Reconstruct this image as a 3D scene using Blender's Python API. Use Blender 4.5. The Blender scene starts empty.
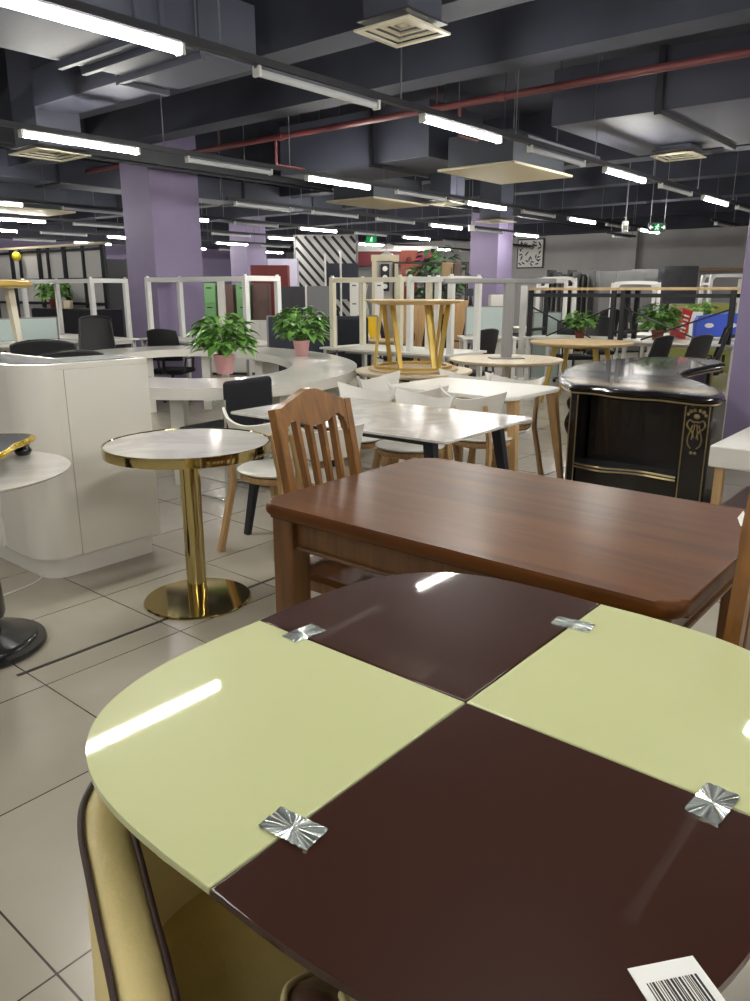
import bpy, bmesh, math, random
from mathutils import Vector, Matrix
R = math.radians
PI = math.pi
random.seed(7)
scene = bpy.context.scene
COL = scene.collection

# ------------------------------------------------------------------ materials
def lin(c):
    return tuple(((v / 255 / 12.92) if v / 255 <= 0.04045 else ((v / 255 + 0.055) / 1.055) ** 2.4) for v in c)

def mat(name, rgb, rough=0.5, metal=0.0, coat=0.0, var=0.0, vscale=6.0, bump=0.0, bscale=60.0, rvar=0.0, trans=0.0, alpha=1.0, spec=0.5, aniso=0.0):
    m = bpy.data.materials.new(name)
    m.use_nodes = True
    nt = m.node_tree
    b = nt.nodes['Principled BSDF']
    col = lin(rgb) + (1,)
    b.inputs['Base Color'].default_value = col
    b.inputs['Roughness'].default_value = rough
    b.inputs['Metallic'].default_value = metal
    b.inputs['Coat Weight'].default_value = coat
    b.inputs['Coat Roughness'].default_value = 0.03
    b.inputs['Transmission Weight'].default_value = trans
    b.inputs['Specular IOR Level'].default_value = spec
    b.inputs['Alpha'].default_value = alpha
    tc = nt.nodes.new('ShaderNodeTexCoord')
    if var > 0 or rvar > 0:
        n = nt.nodes.new('ShaderNodeTexNoise')
        n.inputs['Scale'].default_value = vscale
        n.inputs['Detail'].default_value = 5
        nt.links.new(tc.outputs['Object'], n.inputs['Vector'])
        if var > 0:
            r = nt.nodes.new('ShaderNodeValToRGB')
            r.color_ramp.elements[0].position = 0.3
            r.color_ramp.elements[1].position = 0.7
            r.color_ramp.elements[0].color = tuple(v * (1 - var) for v in col[:3]) + (1,)
            r.color_ramp.elements[1].color = tuple(min(1, v * (1 + var)) for v in col[:3]) + (1,)
            nt.links.new(n.outputs['Fac'], r.inputs['Fac'])
            nt.links.new(r.outputs['Color'], b.inputs['Base Color'])
        if rvar > 0:
            mr = nt.nodes.new('ShaderNodeMapRange')
            mr.inputs['To Min'].default_value = max(0, rough - rvar)
            mr.inputs['To Max'].default_value = min(1, rough + rvar)
            nt.links.new(n.outputs['Fac'], mr.inputs['Value'])
            nt.links.new(mr.outputs['Result'], b.inputs['Roughness'])
    if bump > 0:
        n2 = nt.nodes.new('ShaderNodeTexNoise')
        n2.inputs['Scale'].default_value = bscale
        n2.inputs['Detail'].default_value = 4
        nt.links.new(tc.outputs['Object'], n2.inputs['Vector'])
        bp = nt.nodes.new('ShaderNodeBump')
        bp.inputs['Strength'].default_value = bump
        bp.inputs['Distance'].default_value = 0.01
        nt.links.new(n2.outputs['Fac'], bp.inputs['Height'])
        nt.links.new(bp.outputs['Normal'], b.inputs['Normal'])
    return m

def wood(name, a, b_, rough=0.35, coat=0.0, scale=(1.2, 14, 14), spec=0.5):
    m = bpy.data.materials.new(name)
    m.use_nodes = True
    nt = m.node_tree
    b = nt.nodes['Principled BSDF']
    b.inputs['Roughness'].default_value = rough
    b.inputs['Coat Weight'].default_value = coat
    b.inputs['Coat Roughness'].default_value = 0.2
    b.inputs['Specular IOR Level'].default_value = spec
    tc = nt.nodes.new('ShaderNodeTexCoord')
    mp = nt.nodes.new('ShaderNodeMapping')
    mp.inputs['Scale'].default_value = scale
    n = nt.nodes.new('ShaderNodeTexNoise')
    n.inputs['Scale'].default_value = 2.2
    n.inputs['Detail'].default_value = 6
    n.inputs['Distortion'].default_value = 0.8
    r = nt.nodes.new('ShaderNodeValToRGB')
    r.color_ramp.elements[0].position = 0.3
    r.color_ramp.elements[1].position = 0.72
    r.color_ramp.elements[0].color = lin(a) + (1,)
    r.color_ramp.elements[1].color = lin(b_) + (1,)
    nt.links.new(tc.outputs['Object'], mp.inputs['Vector'])
    nt.links.new(mp.outputs['Vector'], n.inputs['Vector'])
    nt.links.new(n.outputs['Fac'], r.inputs['Fac'])
    nt.links.new(r.outputs['Color'], b.inputs['Base Color'])
    return m

def marble(name, base, vein, rough=0.12, scale=2.0, amount=0.6):
    m = bpy.data.materials.new(name)
    m.use_nodes = True
    nt = m.node_tree
    b = nt.nodes['Principled BSDF']
    b.inputs['Roughness'].default_value = rough
    tc = nt.nodes.new('ShaderNodeTexCoord')
    n = nt.nodes.new('ShaderNodeTexNoise')
    n.inputs['Scale'].default_value = scale
    n.inputs['Detail'].default_value = 8
    n.inputs['Distortion'].default_value = 1.6
    r = nt.nodes.new('ShaderNodeValToRGB')
    e = r.color_ramp.elements
    e[0].position = 0.40
    e[1].position = 0.62
    e[0].color = lin(base) + (1,)
    e[1].color = lin(base) + (1,)
    x = e.new(0.5)
    x.color = tuple(p * (1 - amount) + q * amount for p, q in zip(lin(base), lin(vein))) + (1,)
    nt.links.new(tc.outputs['Object'], n.inputs['Vector'])
    nt.links.new(n.outputs['Fac'], r.inputs['Fac'])
    nt.links.new(r.outputs['Color'], b.inputs['Base Color'])
    return m

def emit(name, rgb, strength):
    m = bpy.data.materials.new(name)
    m.use_nodes = True
    nt = m.node_tree
    nt.nodes.remove(nt.nodes['Principled BSDF'])
    e = nt.nodes.new('ShaderNodeEmission')
    e.inputs['Color'].default_value = lin(rgb) + (1,)
    e.inputs['Strength'].default_value = strength
    nt.links.new(e.outputs['Emission'], nt.nodes['Material Output'].inputs['Surface'])
    return m

def floor_material():
    m = bpy.data.materials.new('polished_tile')
    m.use_nodes = True
    nt = m.node_tree
    N, L = nt.nodes, nt.links
    b = N['Principled BSDF']
    g = N.new('ShaderNodeNewGeometry')
    sep = N.new('ShaderNodeSeparateXYZ')
    L.new(g.outputs['Position'], sep.inputs['Vector'])
    T = 0.61
    def axis(out, off):
        a = N.new('ShaderNodeMath'); a.operation = 'SUBTRACT'
        L.new(out, a.inputs[0]); a.inputs[1].default_value = off
        d = N.new('ShaderNodeMath'); d.operation = 'DIVIDE'
        L.new(a.outputs[0], d.inputs[0]); d.inputs[1].default_value = T
        fl = N.new('ShaderNodeMath'); fl.operation = 'FLOOR'
        L.new(d.outputs[0], fl.inputs[0])
        fr = N.new('ShaderNodeMath'); fr.operation = 'PINGPONG'
        L.new(d.outputs[0], fr.inputs[0]); fr.inputs[1].default_value = 0.5
        lt = N.new('ShaderNodeMath'); lt.operation = 'LESS_THAN'
        L.new(fr.outputs[0], lt.inputs[0]); lt.inputs[1].default_value = 0.0042
        return fl.outputs[0], lt.outputs[0]
    fx, lx = axis(sep.outputs['X'], 0.565)
    fy, ly = axis(sep.outputs['Y'], 1.37)
    mx = N.new('ShaderNodeMath'); mx.operation = 'MAXIMUM'
    L.new(lx, mx.inputs[0]); L.new(ly, mx.inputs[1])
    cmb = N.new('ShaderNodeCombineXYZ')
    L.new(fx, cmb.inputs['X']); L.new(fy, cmb.inputs['Y'])
    wn = N.new('ShaderNodeTexWhiteNoise'); wn.noise_dimensions = '2D'
    L.new(cmb.outputs[0], wn.inputs['Vector'])
    n = N.new('ShaderNodeTexNoise'); n.inputs['Scale'].default_value = 2.0; n.inputs['Detail'].default_value = 3
    L.new(g.outputs['Position'], n.inputs['Vector'])
    add = N.new('ShaderNodeMath'); add.operation = 'MULTIPLY_ADD'
    L.new(wn.outputs['Value'], add.inputs[0]); add.inputs[1].default_value = 0.25
    L.new(n.outputs['Fac'], add.inputs[2])
    r = N.new('ShaderNodeValToRGB')
    r.color_ramp.elements[0].position = 0.3; r.color_ramp.elements[0].color = lin((160, 153, 139)) + (1,)
    r.color_ramp.elements[1].position = 0.85; r.color_ramp.elements[1].color = lin((178, 171, 157)) + (1,)
    L.new(add.outputs[0], r.inputs['Fac'])
    mixc = N.new('ShaderNodeMix'); mixc.data_type = 'RGBA'
    L.new(mx.outputs[0], mixc.inputs[0])
    L.new(r.outputs['Color'], mixc.inputs[6])
    mixc.inputs[7].default_value = lin((58, 52, 46)) + (1,)
    L.new(mixc.outputs[2], b.inputs['Base Color'])
    n2 = N.new('ShaderNodeTexNoise'); n2.inputs['Scale'].default_value = 1.7; n2.inputs['Detail'].default_value = 6
    L.new(g.outputs['Position'], n2.inputs['Vector'])
    mr = N.new('ShaderNodeMapRange'); mr.inputs['To Min'].default_value = 0.2; mr.inputs['To Max'].default_value = 0.27
    L.new(n2.outputs['Fac'], mr.inputs['Value'])
    L.new(mr.outputs['Result'], b.inputs['Roughness'])
    return m

def clip_material():
    m = mat('brushed_silver', (214, 222, 216), 0.24, 1.0)
    nt = m.node_tree
    b = nt.nodes['Principled BSDF']
    return m

M = {}
M['floor'] = floor_material()
M['ceil'] = mat('ceiling_paint', (44, 47, 60), 0.85, var=0.25, vscale=2)
M['beam'] = mat('beam_paint', (50, 53, 66), 0.8, var=0.2, vscale=1.5)
M['duct'] = mat('duct_paint', (68, 71, 85), 0.6, var=0.12, vscale=1.2)
M['purple'] = mat('purple_paint', (136, 124, 156), 0.6, var=0.05, vscale=2)
M['greywall'] = mat('grey_wall_paint', (184, 183, 185), 0.7, var=0.12, vscale=0.8)
M['whitewall'] = mat('pale_wall_paint', (188, 186, 186), 0.7)
M['red'] = mat('red_pipe_paint', (106, 56, 58), 0.5)
M['redwall'] = mat('dark_red_panel', (112, 38, 48), 0.6)
M['black'] = mat('black_metal', (34, 35, 40), 0.45)
M['track'] = mat('dark_track', (44, 45, 52), 0.5)
M['lampoff'] = mat('unlit_diffuser', (205, 208, 212), 0.35)
M['lampend'] = mat('white_plastic', (225, 225, 222), 0.4)
M['steel'] = mat('pale_steel', (110, 112, 120), 0.4, 0.4)
M['chrome'] = mat('chrome', (225, 225, 228), 0.1, 1.0)
M['gold'] = mat('polished_gold', (196, 178, 122), 0.1, 1.0, rvar=0.04, vscale=10)
M['goldtrim'] = mat('antique_gilt', (178, 160, 118), 0.3, 0.9)
M['goldpaint'] = mat('gold_painted_metal', (196, 166, 84), 0.38, 0.35)
M['brass'] = mat('bright_gold_foil', (222, 190, 60), 0.22, 0.85, bump=0.4, bscale=40)
M['cream_glass'] = mat('cream_backed_glass', (194, 198, 148), 0.4, coat=0.9, spec=0.1)
M['brown_glass'] = mat('brown_backed_glass', (54, 28, 20), 0.4, coat=0.75, spec=0.05)
M['clip'] = clip_material()
M['cream_leather'] = mat('cream_leather', (226, 208, 146), 0.42, bump=0.12, bscale=150, var=0.04)
M['brown_leather'] = mat('brown_leather', (84, 58, 46), 0.45, bump=0.12, bscale=150)
M['brown_piping'] = mat('brown_piping', (62, 44, 40), 0.5)
M['cream_piping'] = mat('cream_piping', (214, 198, 146), 0.5)
M['redwood'] = wood('red_brown_lacquered_wood', (76, 41, 10), (104, 61, 18), 0.42, 0.1, (7, 0.8, 7), 0.18)
M['chairwood'] = wood('amber_brown_wood', (106, 68, 27), (144, 98, 45), 0.35, 0.15, (12, 12, 1.2))
M['tablewood_leg'] = wood('brown_table_leg_wood', (90, 58, 30), (118, 80, 42), 0.38, 0.12, (12, 12, 1.2))
M['pale_oak'] = wood('pale_cream_oak', (214, 196, 164), (230, 216, 188), 0.4, 0.1, (1.5, 12, 12))
M['oak'] = wood('light_oak', (198, 168, 122), (222, 196, 152), 0.4, 0.1, (1.5, 12, 12))
M['beech'] = wood('pale_beech', (176, 140, 96), (204, 170, 124), 0.45, 0.0, (10, 10, 1.2))
M['white_gloss'] = mat('white_gloss_lacquer', (226, 224, 216), 0.2, coat=0.15)
M['white'] = mat('white_laminate', (230, 228, 222), 0.32)
M['white_plastic'] = mat('white_shell_plastic', (232, 230, 223), 0.38)
M['white_metal'] = mat('white_powder_coat', (224, 224, 222), 0.4)
M['cream_metal'] = mat('cream_powder_coat', (222, 216, 196), 0.4)
M['grey_metal'] = mat('grey_powder_coat', (142, 141, 141), 0.42)
M['marble'] = marble('white_marble', (218, 215, 210), (188, 184, 180), 0.1, 1.6, 0.5)
M['stone'] = marble('sintered_stone', (214, 212, 208), (182, 178, 174), 0.16, 2.4, 0.6)
M['navy_metal'] = mat('navy_black_metal', (30, 34, 46), 0.4)
M['black_fabric'] = mat('black_fabric', (25, 28, 36), 0.85, bump=0.2, bscale=220)
M['mesh'] = mat('black_chair_mesh', (26, 27, 31), 0.6)
M['black_plastic'] = mat('black_plastic', (28, 28, 32), 0.4)
M['black_lacquer'] = mat('black_lacquer', (22, 18, 20), 0.2, coat=0.35)
M['black_gloss'] = mat('black_glossy_base', (24, 24, 26), 0.22, coat=0.3)
M['desk_top'] = mat('dark_polished_desktop', (62, 61, 66), 0.24, coat=0.6)
M['leaf'] = mat('green_leaf', (112, 160, 76), 0.4, var=0.35, vscale=9)
M['leaf_dark'] = mat('dark_green_leaf', (44, 84, 40), 0.5, var=0.35, vscale=9)
M['pink_pot'] = mat('pink_pot', (230, 172, 176), 0.35)
M['clay_pot'] = mat('terracotta_pot', (132, 66, 48), 0.6)
M['soil'] = mat('soil', (52, 38, 28), 0.9)
M['frost'] = mat('frosted_glass_panel', (196, 212, 210), 0.5)
M['greyglass'] = mat('smoked_glass_top', (84, 86, 88), 0.5, spec=0.15)
M['charcoal'] = mat('charcoal_fabric_panel', (56, 60, 72), 0.8)
M['green'] = mat('green_cabinet', (128, 178, 122), 0.5)
M['brownpanel'] = mat('brown_panel', (112, 88, 82), 0.5)
M['redpanel'] = mat('dark_red_cabinet', (126, 46, 46), 0.5)
M['lilac'] = mat('lilac_cabinet', (196, 192, 214), 0.5)
M['yellow'] = mat('yellow_fabric', (226, 186, 30), 0.7)
M['blue'] = mat('blue_plastic', (58, 88, 200), 0.4)
M['redbox'] = mat('red_carton', (196, 40, 48), 0.4)
M['olive'] = mat('olive_panel', (142, 144, 74), 0.7)
M['paper'] = mat('white_paper', (236, 236, 234), 0.6)
M['ink'] = mat('black_ink', (26, 26, 30), 0.6)
M['kraft'] = mat('kraft_card', (188, 160, 118), 0.7)
M['woodcab'] = wood('honey_wood_cabinet', (182, 140, 92), (206, 168, 118), 0.5, 0, (10, 10, 1))
M['beige'] = mat('beige_grille_panel', (206, 196, 168), 0.6)
M['diffuser'] = mat('off_white_diffuser', (214, 208, 184), 0.5)
M['galv'] = mat('dull_galvanised_box', (62, 66, 74), 0.5, 0.4)
M['redposter'] = mat('faded_red_poster', (176, 92, 76), 0.6)
M['darkgrey'] = mat('dark_grey_panel', (70, 70, 76), 0.6)
M['midgrey'] = mat('mid_grey_panel', (128, 128, 130), 0.6)
M['greycurtain'] = mat('grey_board', (92, 90, 92), 0.7, var=0.2, vscale=3)
M['exitgreen'] = emit('exit_sign_green', (20, 150, 70), 0.22)
M['exitwhite'] = emit('exit_sign_white', (235, 255, 240), 0.3)
M['yellowlamp'] = mat('yellow_globe', (238, 214, 50), 0.4)
LAMP_POWER = 34.0
M['lamp'] = emit('lit_tube', (255, 252, 243), LAMP_POWER)
M['strip'] = mat('dark_floor_strip', (44, 40, 38), 0.5)
M['wire'] = mat('clear_white_wire', (214, 212, 204), 0.3)
M['pinkneon'] = emit('pink_backlit_sign', (216, 80, 130), 0.1)

# ------------------------------------------------------------------ mesh builder
class MB:
    def __init__(self):
        self.bm = bmesh.new()
        self.flat = False
    def _xf(self, vs, mtx):
        for v in vs:
            v.co = mtx @ v.co
    def box(self, c, s, rz=0.0, bev=0.0, seg=2, rot=None):
        r = bmesh.ops.create_cube(self.bm, size=1.0)
        vs = r['verts']
        for v in vs:
            v.co = Vector((v.co.x * s[0], v.co.y * s[1], v.co.z * s[2]))
        if bev > 0:
            self.flat = True
            es = list({e for v in vs for e in v.link_edges})
            rb = bmesh.ops.bevel(self.bm, geom=es, offset=min(bev, 0.49 * min(s)), segments=seg, affect='EDGES', profile=0.5)
            vs = list({v for f in rb['faces'] for v in f.verts} | {v for v in vs if v.is_valid})
        m = Matrix.Translation(Vector(c)) @ (rot if rot is not None else Matrix.Rotation(rz, 4, 'Z'))
        self._xf(vs, m)
        return self
    def _frame(self, p, q):
        p, q = Vector(p), Vector(q)
        d = (q - p).normalized()
        a = Vector((0, 0, 1)) if abs(d.z) < 0.95 else Vector((1, 0, 0))
        u = d.cross(a).normalized()
        w = u.cross(d).normalized()
        return p, q, d, u, w
    def bar(self, p, q, w0, h0=None, w1=None, h1=None):
        """square section bar from p to q, tapering"""
        h0 = w0 if h0 is None else h0
        w1 = w0 if w1 is None else w1
        h1 = (h0 * w1 / w0) if h1 is None else h1
        p, q, d, u, w = self._frame(p, q)
        rings = []
        for c, a, b in ((p, w0, h0), (q, w1, h1)):
            rings.append([self.bm.verts.new(c + u * (sx * a / 2) + w * (sy * b / 2)) for sx, sy in ((-1, -1), (1, -1), (1, 1), (-1, 1))])
        for i in range(4):
            self.bm.faces.new((rings[0][i], rings[0][(i + 1) % 4], rings[1][(i + 1) % 4], rings[1][i]))
        self.bm.faces.new(rings[0][::-1]); self.bm.faces.new(rings[1])
        return self
    def tube(self, pts, r, n=10, r1=None, closed=False, sect=None):
        """round (or given section) tube through pts, radius blending r -> r1"""
        pts = [Vector(p) for p in pts]
        r1 = r if r1 is None else r1
        k = len(pts)
        rings = []
        up = None
        for i, p in enumerate(pts):
            a = pts[(i - 1) % k] if (i > 0 or closed) else p
            b = pts[(i + 1) % k] if (i < k - 1 or closed) else p
            d = (b - a).normalized()
            if up is None:
                t = Vector((0, 0, 1)) if abs(d.z) < 0.9 else Vector((1, 0, 0))
                up = (t - d * t.dot(d)).normalized()
            else:
                up = up - d * up.dot(d)
                up = up.normalized() if up.length > 1e-6 else Vector((1, 0, 0))
            s = d.cross(up)
            rr = r + (r1 - r) * i / max(1, k - 1)
            if sect:
                ring = [self.bm.verts.new(p + s * (x * rr / r) + up * (y * rr / r)) for x, y in sect]
            else:
                ring = [self.bm.verts.new(p + s * (rr * math.cos(2 * PI * j / n)) + up * (rr * math.sin(2 * PI * j / n))) for j in range(n)]
            rings.append(ring)
        m = len(rings[0])
        for i in range(k if closed else k - 1):
            A, B = rings[i], rings[(i + 1) % k]
            for j in range(m):
                self.bm.faces.new((A[j], A[(j + 1) % m], B[(j + 1) % m], B[j]))
        if not closed:
            self.bm.faces.new(rings[0][::-1]); self.bm.faces.new(rings[-1])
        return self
    def lathe(self, prof, c=(0, 0, 0), n=36, sx=1.0, sy=1.0):
        c = Vector(c)
        rings = []
        for r, z in prof:
            if r < 1e-6:
                rings.append([self.bm.verts.new(c + Vector((0, 0, z)))])
            else:
                rings.append([self.bm.verts.new(c + Vector((sx * r * math.cos(2 * PI * j / n), sy * r * math.sin(2 * PI * j / n), z))) for j in range(n)])
        for A, B in zip(rings, rings[1:]):
            if len(A) == 1 and len(B) == 1:
                continue
            for j in range(n):
                k = (j + 1) % n
                if len(A) == 1:
                    self.bm.faces.new((A[0], B[j], B[k]))
                elif len(B) == 1:
                    self.bm.faces.new((A[j], A[k], B[0]))
                else:
                    self.bm.faces.new((A[j], A[k], B[k], B[j]))
        return self
    def prism(self, pts, z0, z1, bev=0.0, seg=2, soft=False):
        n = len(pts)
        lo = [self.bm.verts.new((x, y, z0)) for x, y in pts]
        hi = [self.bm.verts.new((x, y, z1)) for x, y in pts]
        top = self.bm.faces.new(hi)
        bot = self.bm.faces.new(lo[::-1])
        for i in range(n):
            j = (i + 1) % n
            self.bm.faces.new((lo[i], lo[j], hi[j], hi[i]))
        if bev > 0:
            self.flat = not soft
            es = list(set(top.edges) | set(bot.edges))
            bmesh.ops.bevel(self.bm, geom=es, offset=bev, segments=seg, affect='EDGES', profile=0.5)
            if soft:
                big = [f for f in self.bm.faces if len(f.verts) >= n]
                bmesh.ops.inset_region(self.bm, faces=big, thickness=bev * 0.3, depth=0)
        return self
    def band(self, outer, inner, z0, z1):
        """closed flat ring between two outlines with the same number of points"""
        n = len(outer)
        q = []
        for pts in (outer, inner):
            q.append(([self.bm.verts.new((x, y, z0)) for x, y in pts], [self.bm.verts.new((x, y, z1)) for x, y in pts]))
        (ol, oh), (il, ih) = q
        for i in range(n):
            j = (i + 1) % n
            self.bm.faces.new((ol[i], ol[j], oh[j], oh[i]))
            self.bm.faces.new((il[j], il[i], ih[i], ih[j]))
            self.bm.faces.new((oh[i], oh[j], ih[j], ih[i]))
            self.bm.faces.new((ol[j], ol[i], il[i], il[j]))
        return self
    def grid(self, fn, nu, nv, thick=0.0, close=False):
        """sheet from fn(u,v) u,v in 0..1 ; thick -> second sheet offset along the normal"""
        P = [[Vector(fn(i / nu, j / nv)) for j in range(nv + 1)] for i in range(nu + 1)]
        def nrm(i, j):
            a = P[min(i + 1, nu)][j] - P[max(i - 1, 0)][j]
            b = P[i][min(j + 1, nv)] - P[i][max(j - 1, 0)]
            n = a.cross(b)
            return n.normalized() if n.length > 1e-9 else Vector((0, 0, 1))
        V0 = [[self.bm.verts.new(P[i][j]) for j in range(nv + 1)] for i in range(nu + 1)]
        for i in range(nu):
            for j in range(nv):
                self.bm.faces.new((V0[i][j], V0[i + 1][j], V0[i + 1][j + 1], V0[i][j + 1]))
        if thick:
            V1 = [[self.bm.verts.new(P[i][j] - nrm(i, j) * thick) for j in range(nv + 1)] for i in range(nu + 1)]
            for i in range(nu):
                for j in range(nv):
                    self.bm.faces.new((V1[i][j], V1[i][j + 1], V1[i + 1][j + 1], V1[i + 1][j]))
            for i in range(nu):
                self.bm.faces.new((V0[i][0], V1[i][0], V1[i + 1][0], V0[i + 1][0]))
                self.bm.faces.new((V0[i][nv], V0[i + 1][nv], V1[i + 1][nv], V1[i][nv]))
            for j in range(nv):
                self.bm.faces.new((V0[0][j], V0[0][j + 1], V1[0][j + 1], V1[0][j]))
                self.bm.faces.new((V0[nu][j], V1[nu][j], V1[nu][j + 1], V0[nu][j + 1]))
        return self
    def ball(self, c, r, sx=1, sy=1, sz=1, u=12, v=8, rot=None):
        q = bmesh.ops.create_uvsphere(self.bm, u_segments=u, v_segments=v, radius=r)
        m = Matrix.Translation(Vector(c)) @ (rot if rot is not None else Matrix.Identity(4)) @ Matrix.Diagonal((sx, sy, sz, 1))
        self._xf(q['verts'], m)
        return self
    def build(self, name, m, parent=None, smooth=35, loc=None, rz=None):
        bmesh.ops.recalc_face_normals(self.bm, faces=self.bm.faces[:])
        me = bpy.data.meshes.new(name)
        self.bm.to_mesh(me)
        self.bm.free()
        me.materials.append(m)
        if smooth and len(me.polygons):
            me.polygons.foreach_set('use_smooth', [True] * len(me.polygons))
            me.set_sharp_from_angle(angle=R(smooth))
        o = bpy.data.objects.new(name, me)
        COL.objects.link(o)
        if smooth and self.flat:
            wn = o.modifiers.new('weighted', 'WEIGHTED_NORMAL')
            wn.weight = 100
            wn.keep_sharp = True
        if parent is not None:
            o.parent = parent
        if loc is not None:
            o.location = loc
        if rz is not None:
            o.rotation_euler.z = rz
        return o

def tag(o, label, cat, group=None, kind=None):
    o['label'] = label
    o['category'] = cat
    if group:
        o['group'] = group
    if kind:
        o['kind'] = kind
    return o

def thing(name, label, cat, loc=(0, 0, 0), rz=0.0, group=None):
    o = bpy.data.objects.new(name, None)
    COL.objects.link(o)
    o.empty_display_size = 0.1
    o.location = loc
    o.rotation_euler = (0, 0, rz)
    return tag(o, label, cat, group)

def struct(name, mb, m, smooth=30):
    o = mb.build(name, m, smooth=smooth)
    o['kind'] = 'structure'
    return o

def dup(root, loc, rz, label, group=None):
    r = root.copy()
    COL.objects.link(r)
    r.location = loc
    r.rotation_euler = (0, 0, rz)
    r['label'] = label
    if group:
        r['group'] = group
    for ch in list(root.children):
        c = ch.copy(); COL.objects.link(c); c.parent = r
        for g in ch.children:
            d = g.copy(); COL.objects.link(d); d.parent = c
    return r

def lab(o, text):
    o['label'] = text
    return o

def spline(pts, n=8, closed=True):
    """Catmull-Rom through pts"""
    out = []
    k = len(pts)
    rng = range(k) if closed else range(k - 1)
    for i in rng:
        g = lambda j: pts[j % k] if closed else pts[max(0, min(k - 1, j))]
        p0, p1, p2, p3 = g(i - 1), g(i), g(i + 1), g(i + 2)
        for s in range(n):
            t = s / n
            out.append(tuple(0.5 * (2 * b + (c - a) * t + (2 * a - 5 * b + 4 * c - d) * t * t + (3 * b - a - 3 * c + d) * t ** 3) for a, b, c, d in zip(p0, p1, p2, p3)))
    if not closed:
        out.append(tuple(pts[-1]))
    return out

def rrect(x0, x1, y0, y1, r, n=6):
    out = []
    for cx, cy, a0 in ((x1 - r, y1 - r, 0), (x0 + r, y1 - r, 90), (x0 + r, y0 + r, 180), (x1 - r, y0 + r, 270)):
        for i in range(n + 1):
            a = R(a0 + 90 * i / n)
            out.append((cx + r * math.cos(a), cy + r * math.sin(a)))
    return out

def circle(r, n=40, cx=0, cy=0, sx=1, sy=1):
    return [(cx + sx * r * math.cos(2 * PI * i / n), cy + sy * r * math.sin(2 * PI * i / n)) for i in range(n)]

ORD = ['first', 'second', 'third', 'fourth', 'fifth', 'sixth', 'seventh', 'eighth', 'ninth', 'tenth', 'eleventh', 'twelfth']
# ------------------------------------------------------------------ the setting
X0, X1, Y0, Y1, H = -4.0, 24.0, -5.0, 25.0, 4.2
struct('floor', MB().box(((X0 + X1) / 2, (Y0 + Y1) / 2, -0.05), (X1 - X0, Y1 - Y0, 0.1)), M['floor'])
struct('ceiling', MB().box(((X0 + X1) / 2, (Y0 + Y1) / 2, H + 0.05), (X1 - X0, Y1 - Y0, 0.1)), M['ceil'])
struct('wall_right', MB().box((X1 + 0.1, (Y0 + Y1) / 2, H / 2), (0.2, Y1 - Y0 + 0.4, H)), M['greywall'])
struct('wall_left', MB().box(((X0 + X1) / 2, Y1 + 0.1, H / 2), (X1 - X0, 0.2, H)), M['purple'])
struct('wall_back', MB().box((X0 - 0.1, (Y0 + Y1) / 2, H / 2), (0.2, Y1 - Y0 + 0.4, H)), M['whitewall'])
struct('wall_near', MB().box(((X0 + X1) / 2, Y0 - 0.1, H / 2), (X1 - X0, 0.2, H)), M['whitewall'])
struct('trim_1', MB().box((3.9, 2.742, 0.001), (5.52, 0.016, 0.004)), M['strip'])

def column(x0, y0, sx, sy):
    struct('column', MB().box((x0 + sx / 2, y0 + sy / 2, H / 2), (sx, sy, H), bev=0.012), M['purple'])
for c in ((7.0, 10.1, 0.88, 0.74), (16.3, 18.7, 0.8, 0.8), (17.2, 10.35, 0.72, 0.82), (7.0, 0.99, 0.86, 0.87)):
    column(*c)

for x0, x1, zb in ((1.2, 1.55, 3.35), (4.8, 5.12, 3.3), (6.2, 6.52, 3.3), (12.0, 12.4, 3.35), (14.6, 15.0, 3.35), (17.3, 17.8, 3.3), (20.5, 20.9, 3.3)):
    struct('ceiling_beam', MB().box(((x0 + x1) / 2, (Y0 + Y1) / 2, (zb + H) / 2), (x1 - x0, Y1 - Y0, H - zb)), M['beam'])
for y0, y1, zb in ((10.35, 10.75, 3.42), (18.85, 19.3, 3.42), (14.5, 14.8, 3.5)):
    struct('ceiling_beam', MB().box(((X0 + X1) / 2, (y0 + y1) / 2, (zb + H) / 2), (X1 - X0, y1 - y0, H - zb)), M['beam'])
struct('ceiling_beam', MB().box((23.7, 10, (3.17 + H) / 2), (0.6, 30, H - 3.17)), M['beam'])
struct('ceiling_beam', MB().box((10, 24.6, (3.0 + H) / 2), (28, 0.8, H - 3.0)), M['beam'])

# pilasters and lower ledge on the grey far wall
for y in (9.7, 5.3):
    struct('trim_2', MB().box((23.9, y, 1.58), (0.2, 0.5, 3.16), bev=0.01), M['greywall'])

# ducts
d = thing('air_duct', 'dark flat air duct with joint flanges at upper left above the nearest lit tube', 'air duct', (3.0, 5.45, 3.1))
MB().box((0.0, 0, 0.22), (3.0, 1.0, 0.44), bev=0.01).build('duct_body', M['duct'], d)
MB().box((1.22, 1.3, 0.16), (0.42, 1.6, 0.32), bev=0.01).build('branch_duct', M['duct'], d)
for x in (0.42, 0.62, 0.95):
    MB().box((x, 0, 0.2), (0.05, 1.06, 0.5), bev=0.006).build('flange', M['duct'], d)
MB().box((1.22, 0.62, 0.16), (0.5, 0.05, 0.4), bev=0.006).build('flange', M['duct'], d)
for x in (-1.2, 0.9):
    for y in (-0.53, 0.53):
        MB().tube([(x, y, 0.0), (x, y, 1.1)], 0.006, 6).build('hanger_rod', M['steel'], d)
d = thing('air_duct', 'broad dark grey air duct at upper right below the red pipe', 'air duct', (9.15, 1.1, 3.1))
MB().box((0, 0, 0.27), (2.4, 6.2, 0.54), bev=0.012).build('duct_body', M['duct'], d)
for y in (1.95, -0.4):
    MB().box((0, y, 0.26), (2.5, 0.07, 0.6), bev=0.006).build('flange', M['track'], d)
MB().bar((-1.0, 3.5, -0.02), (0.9, 3.5, -0.02), 0.05, 0.03).build('support_rail', M['steel'], d)
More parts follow.
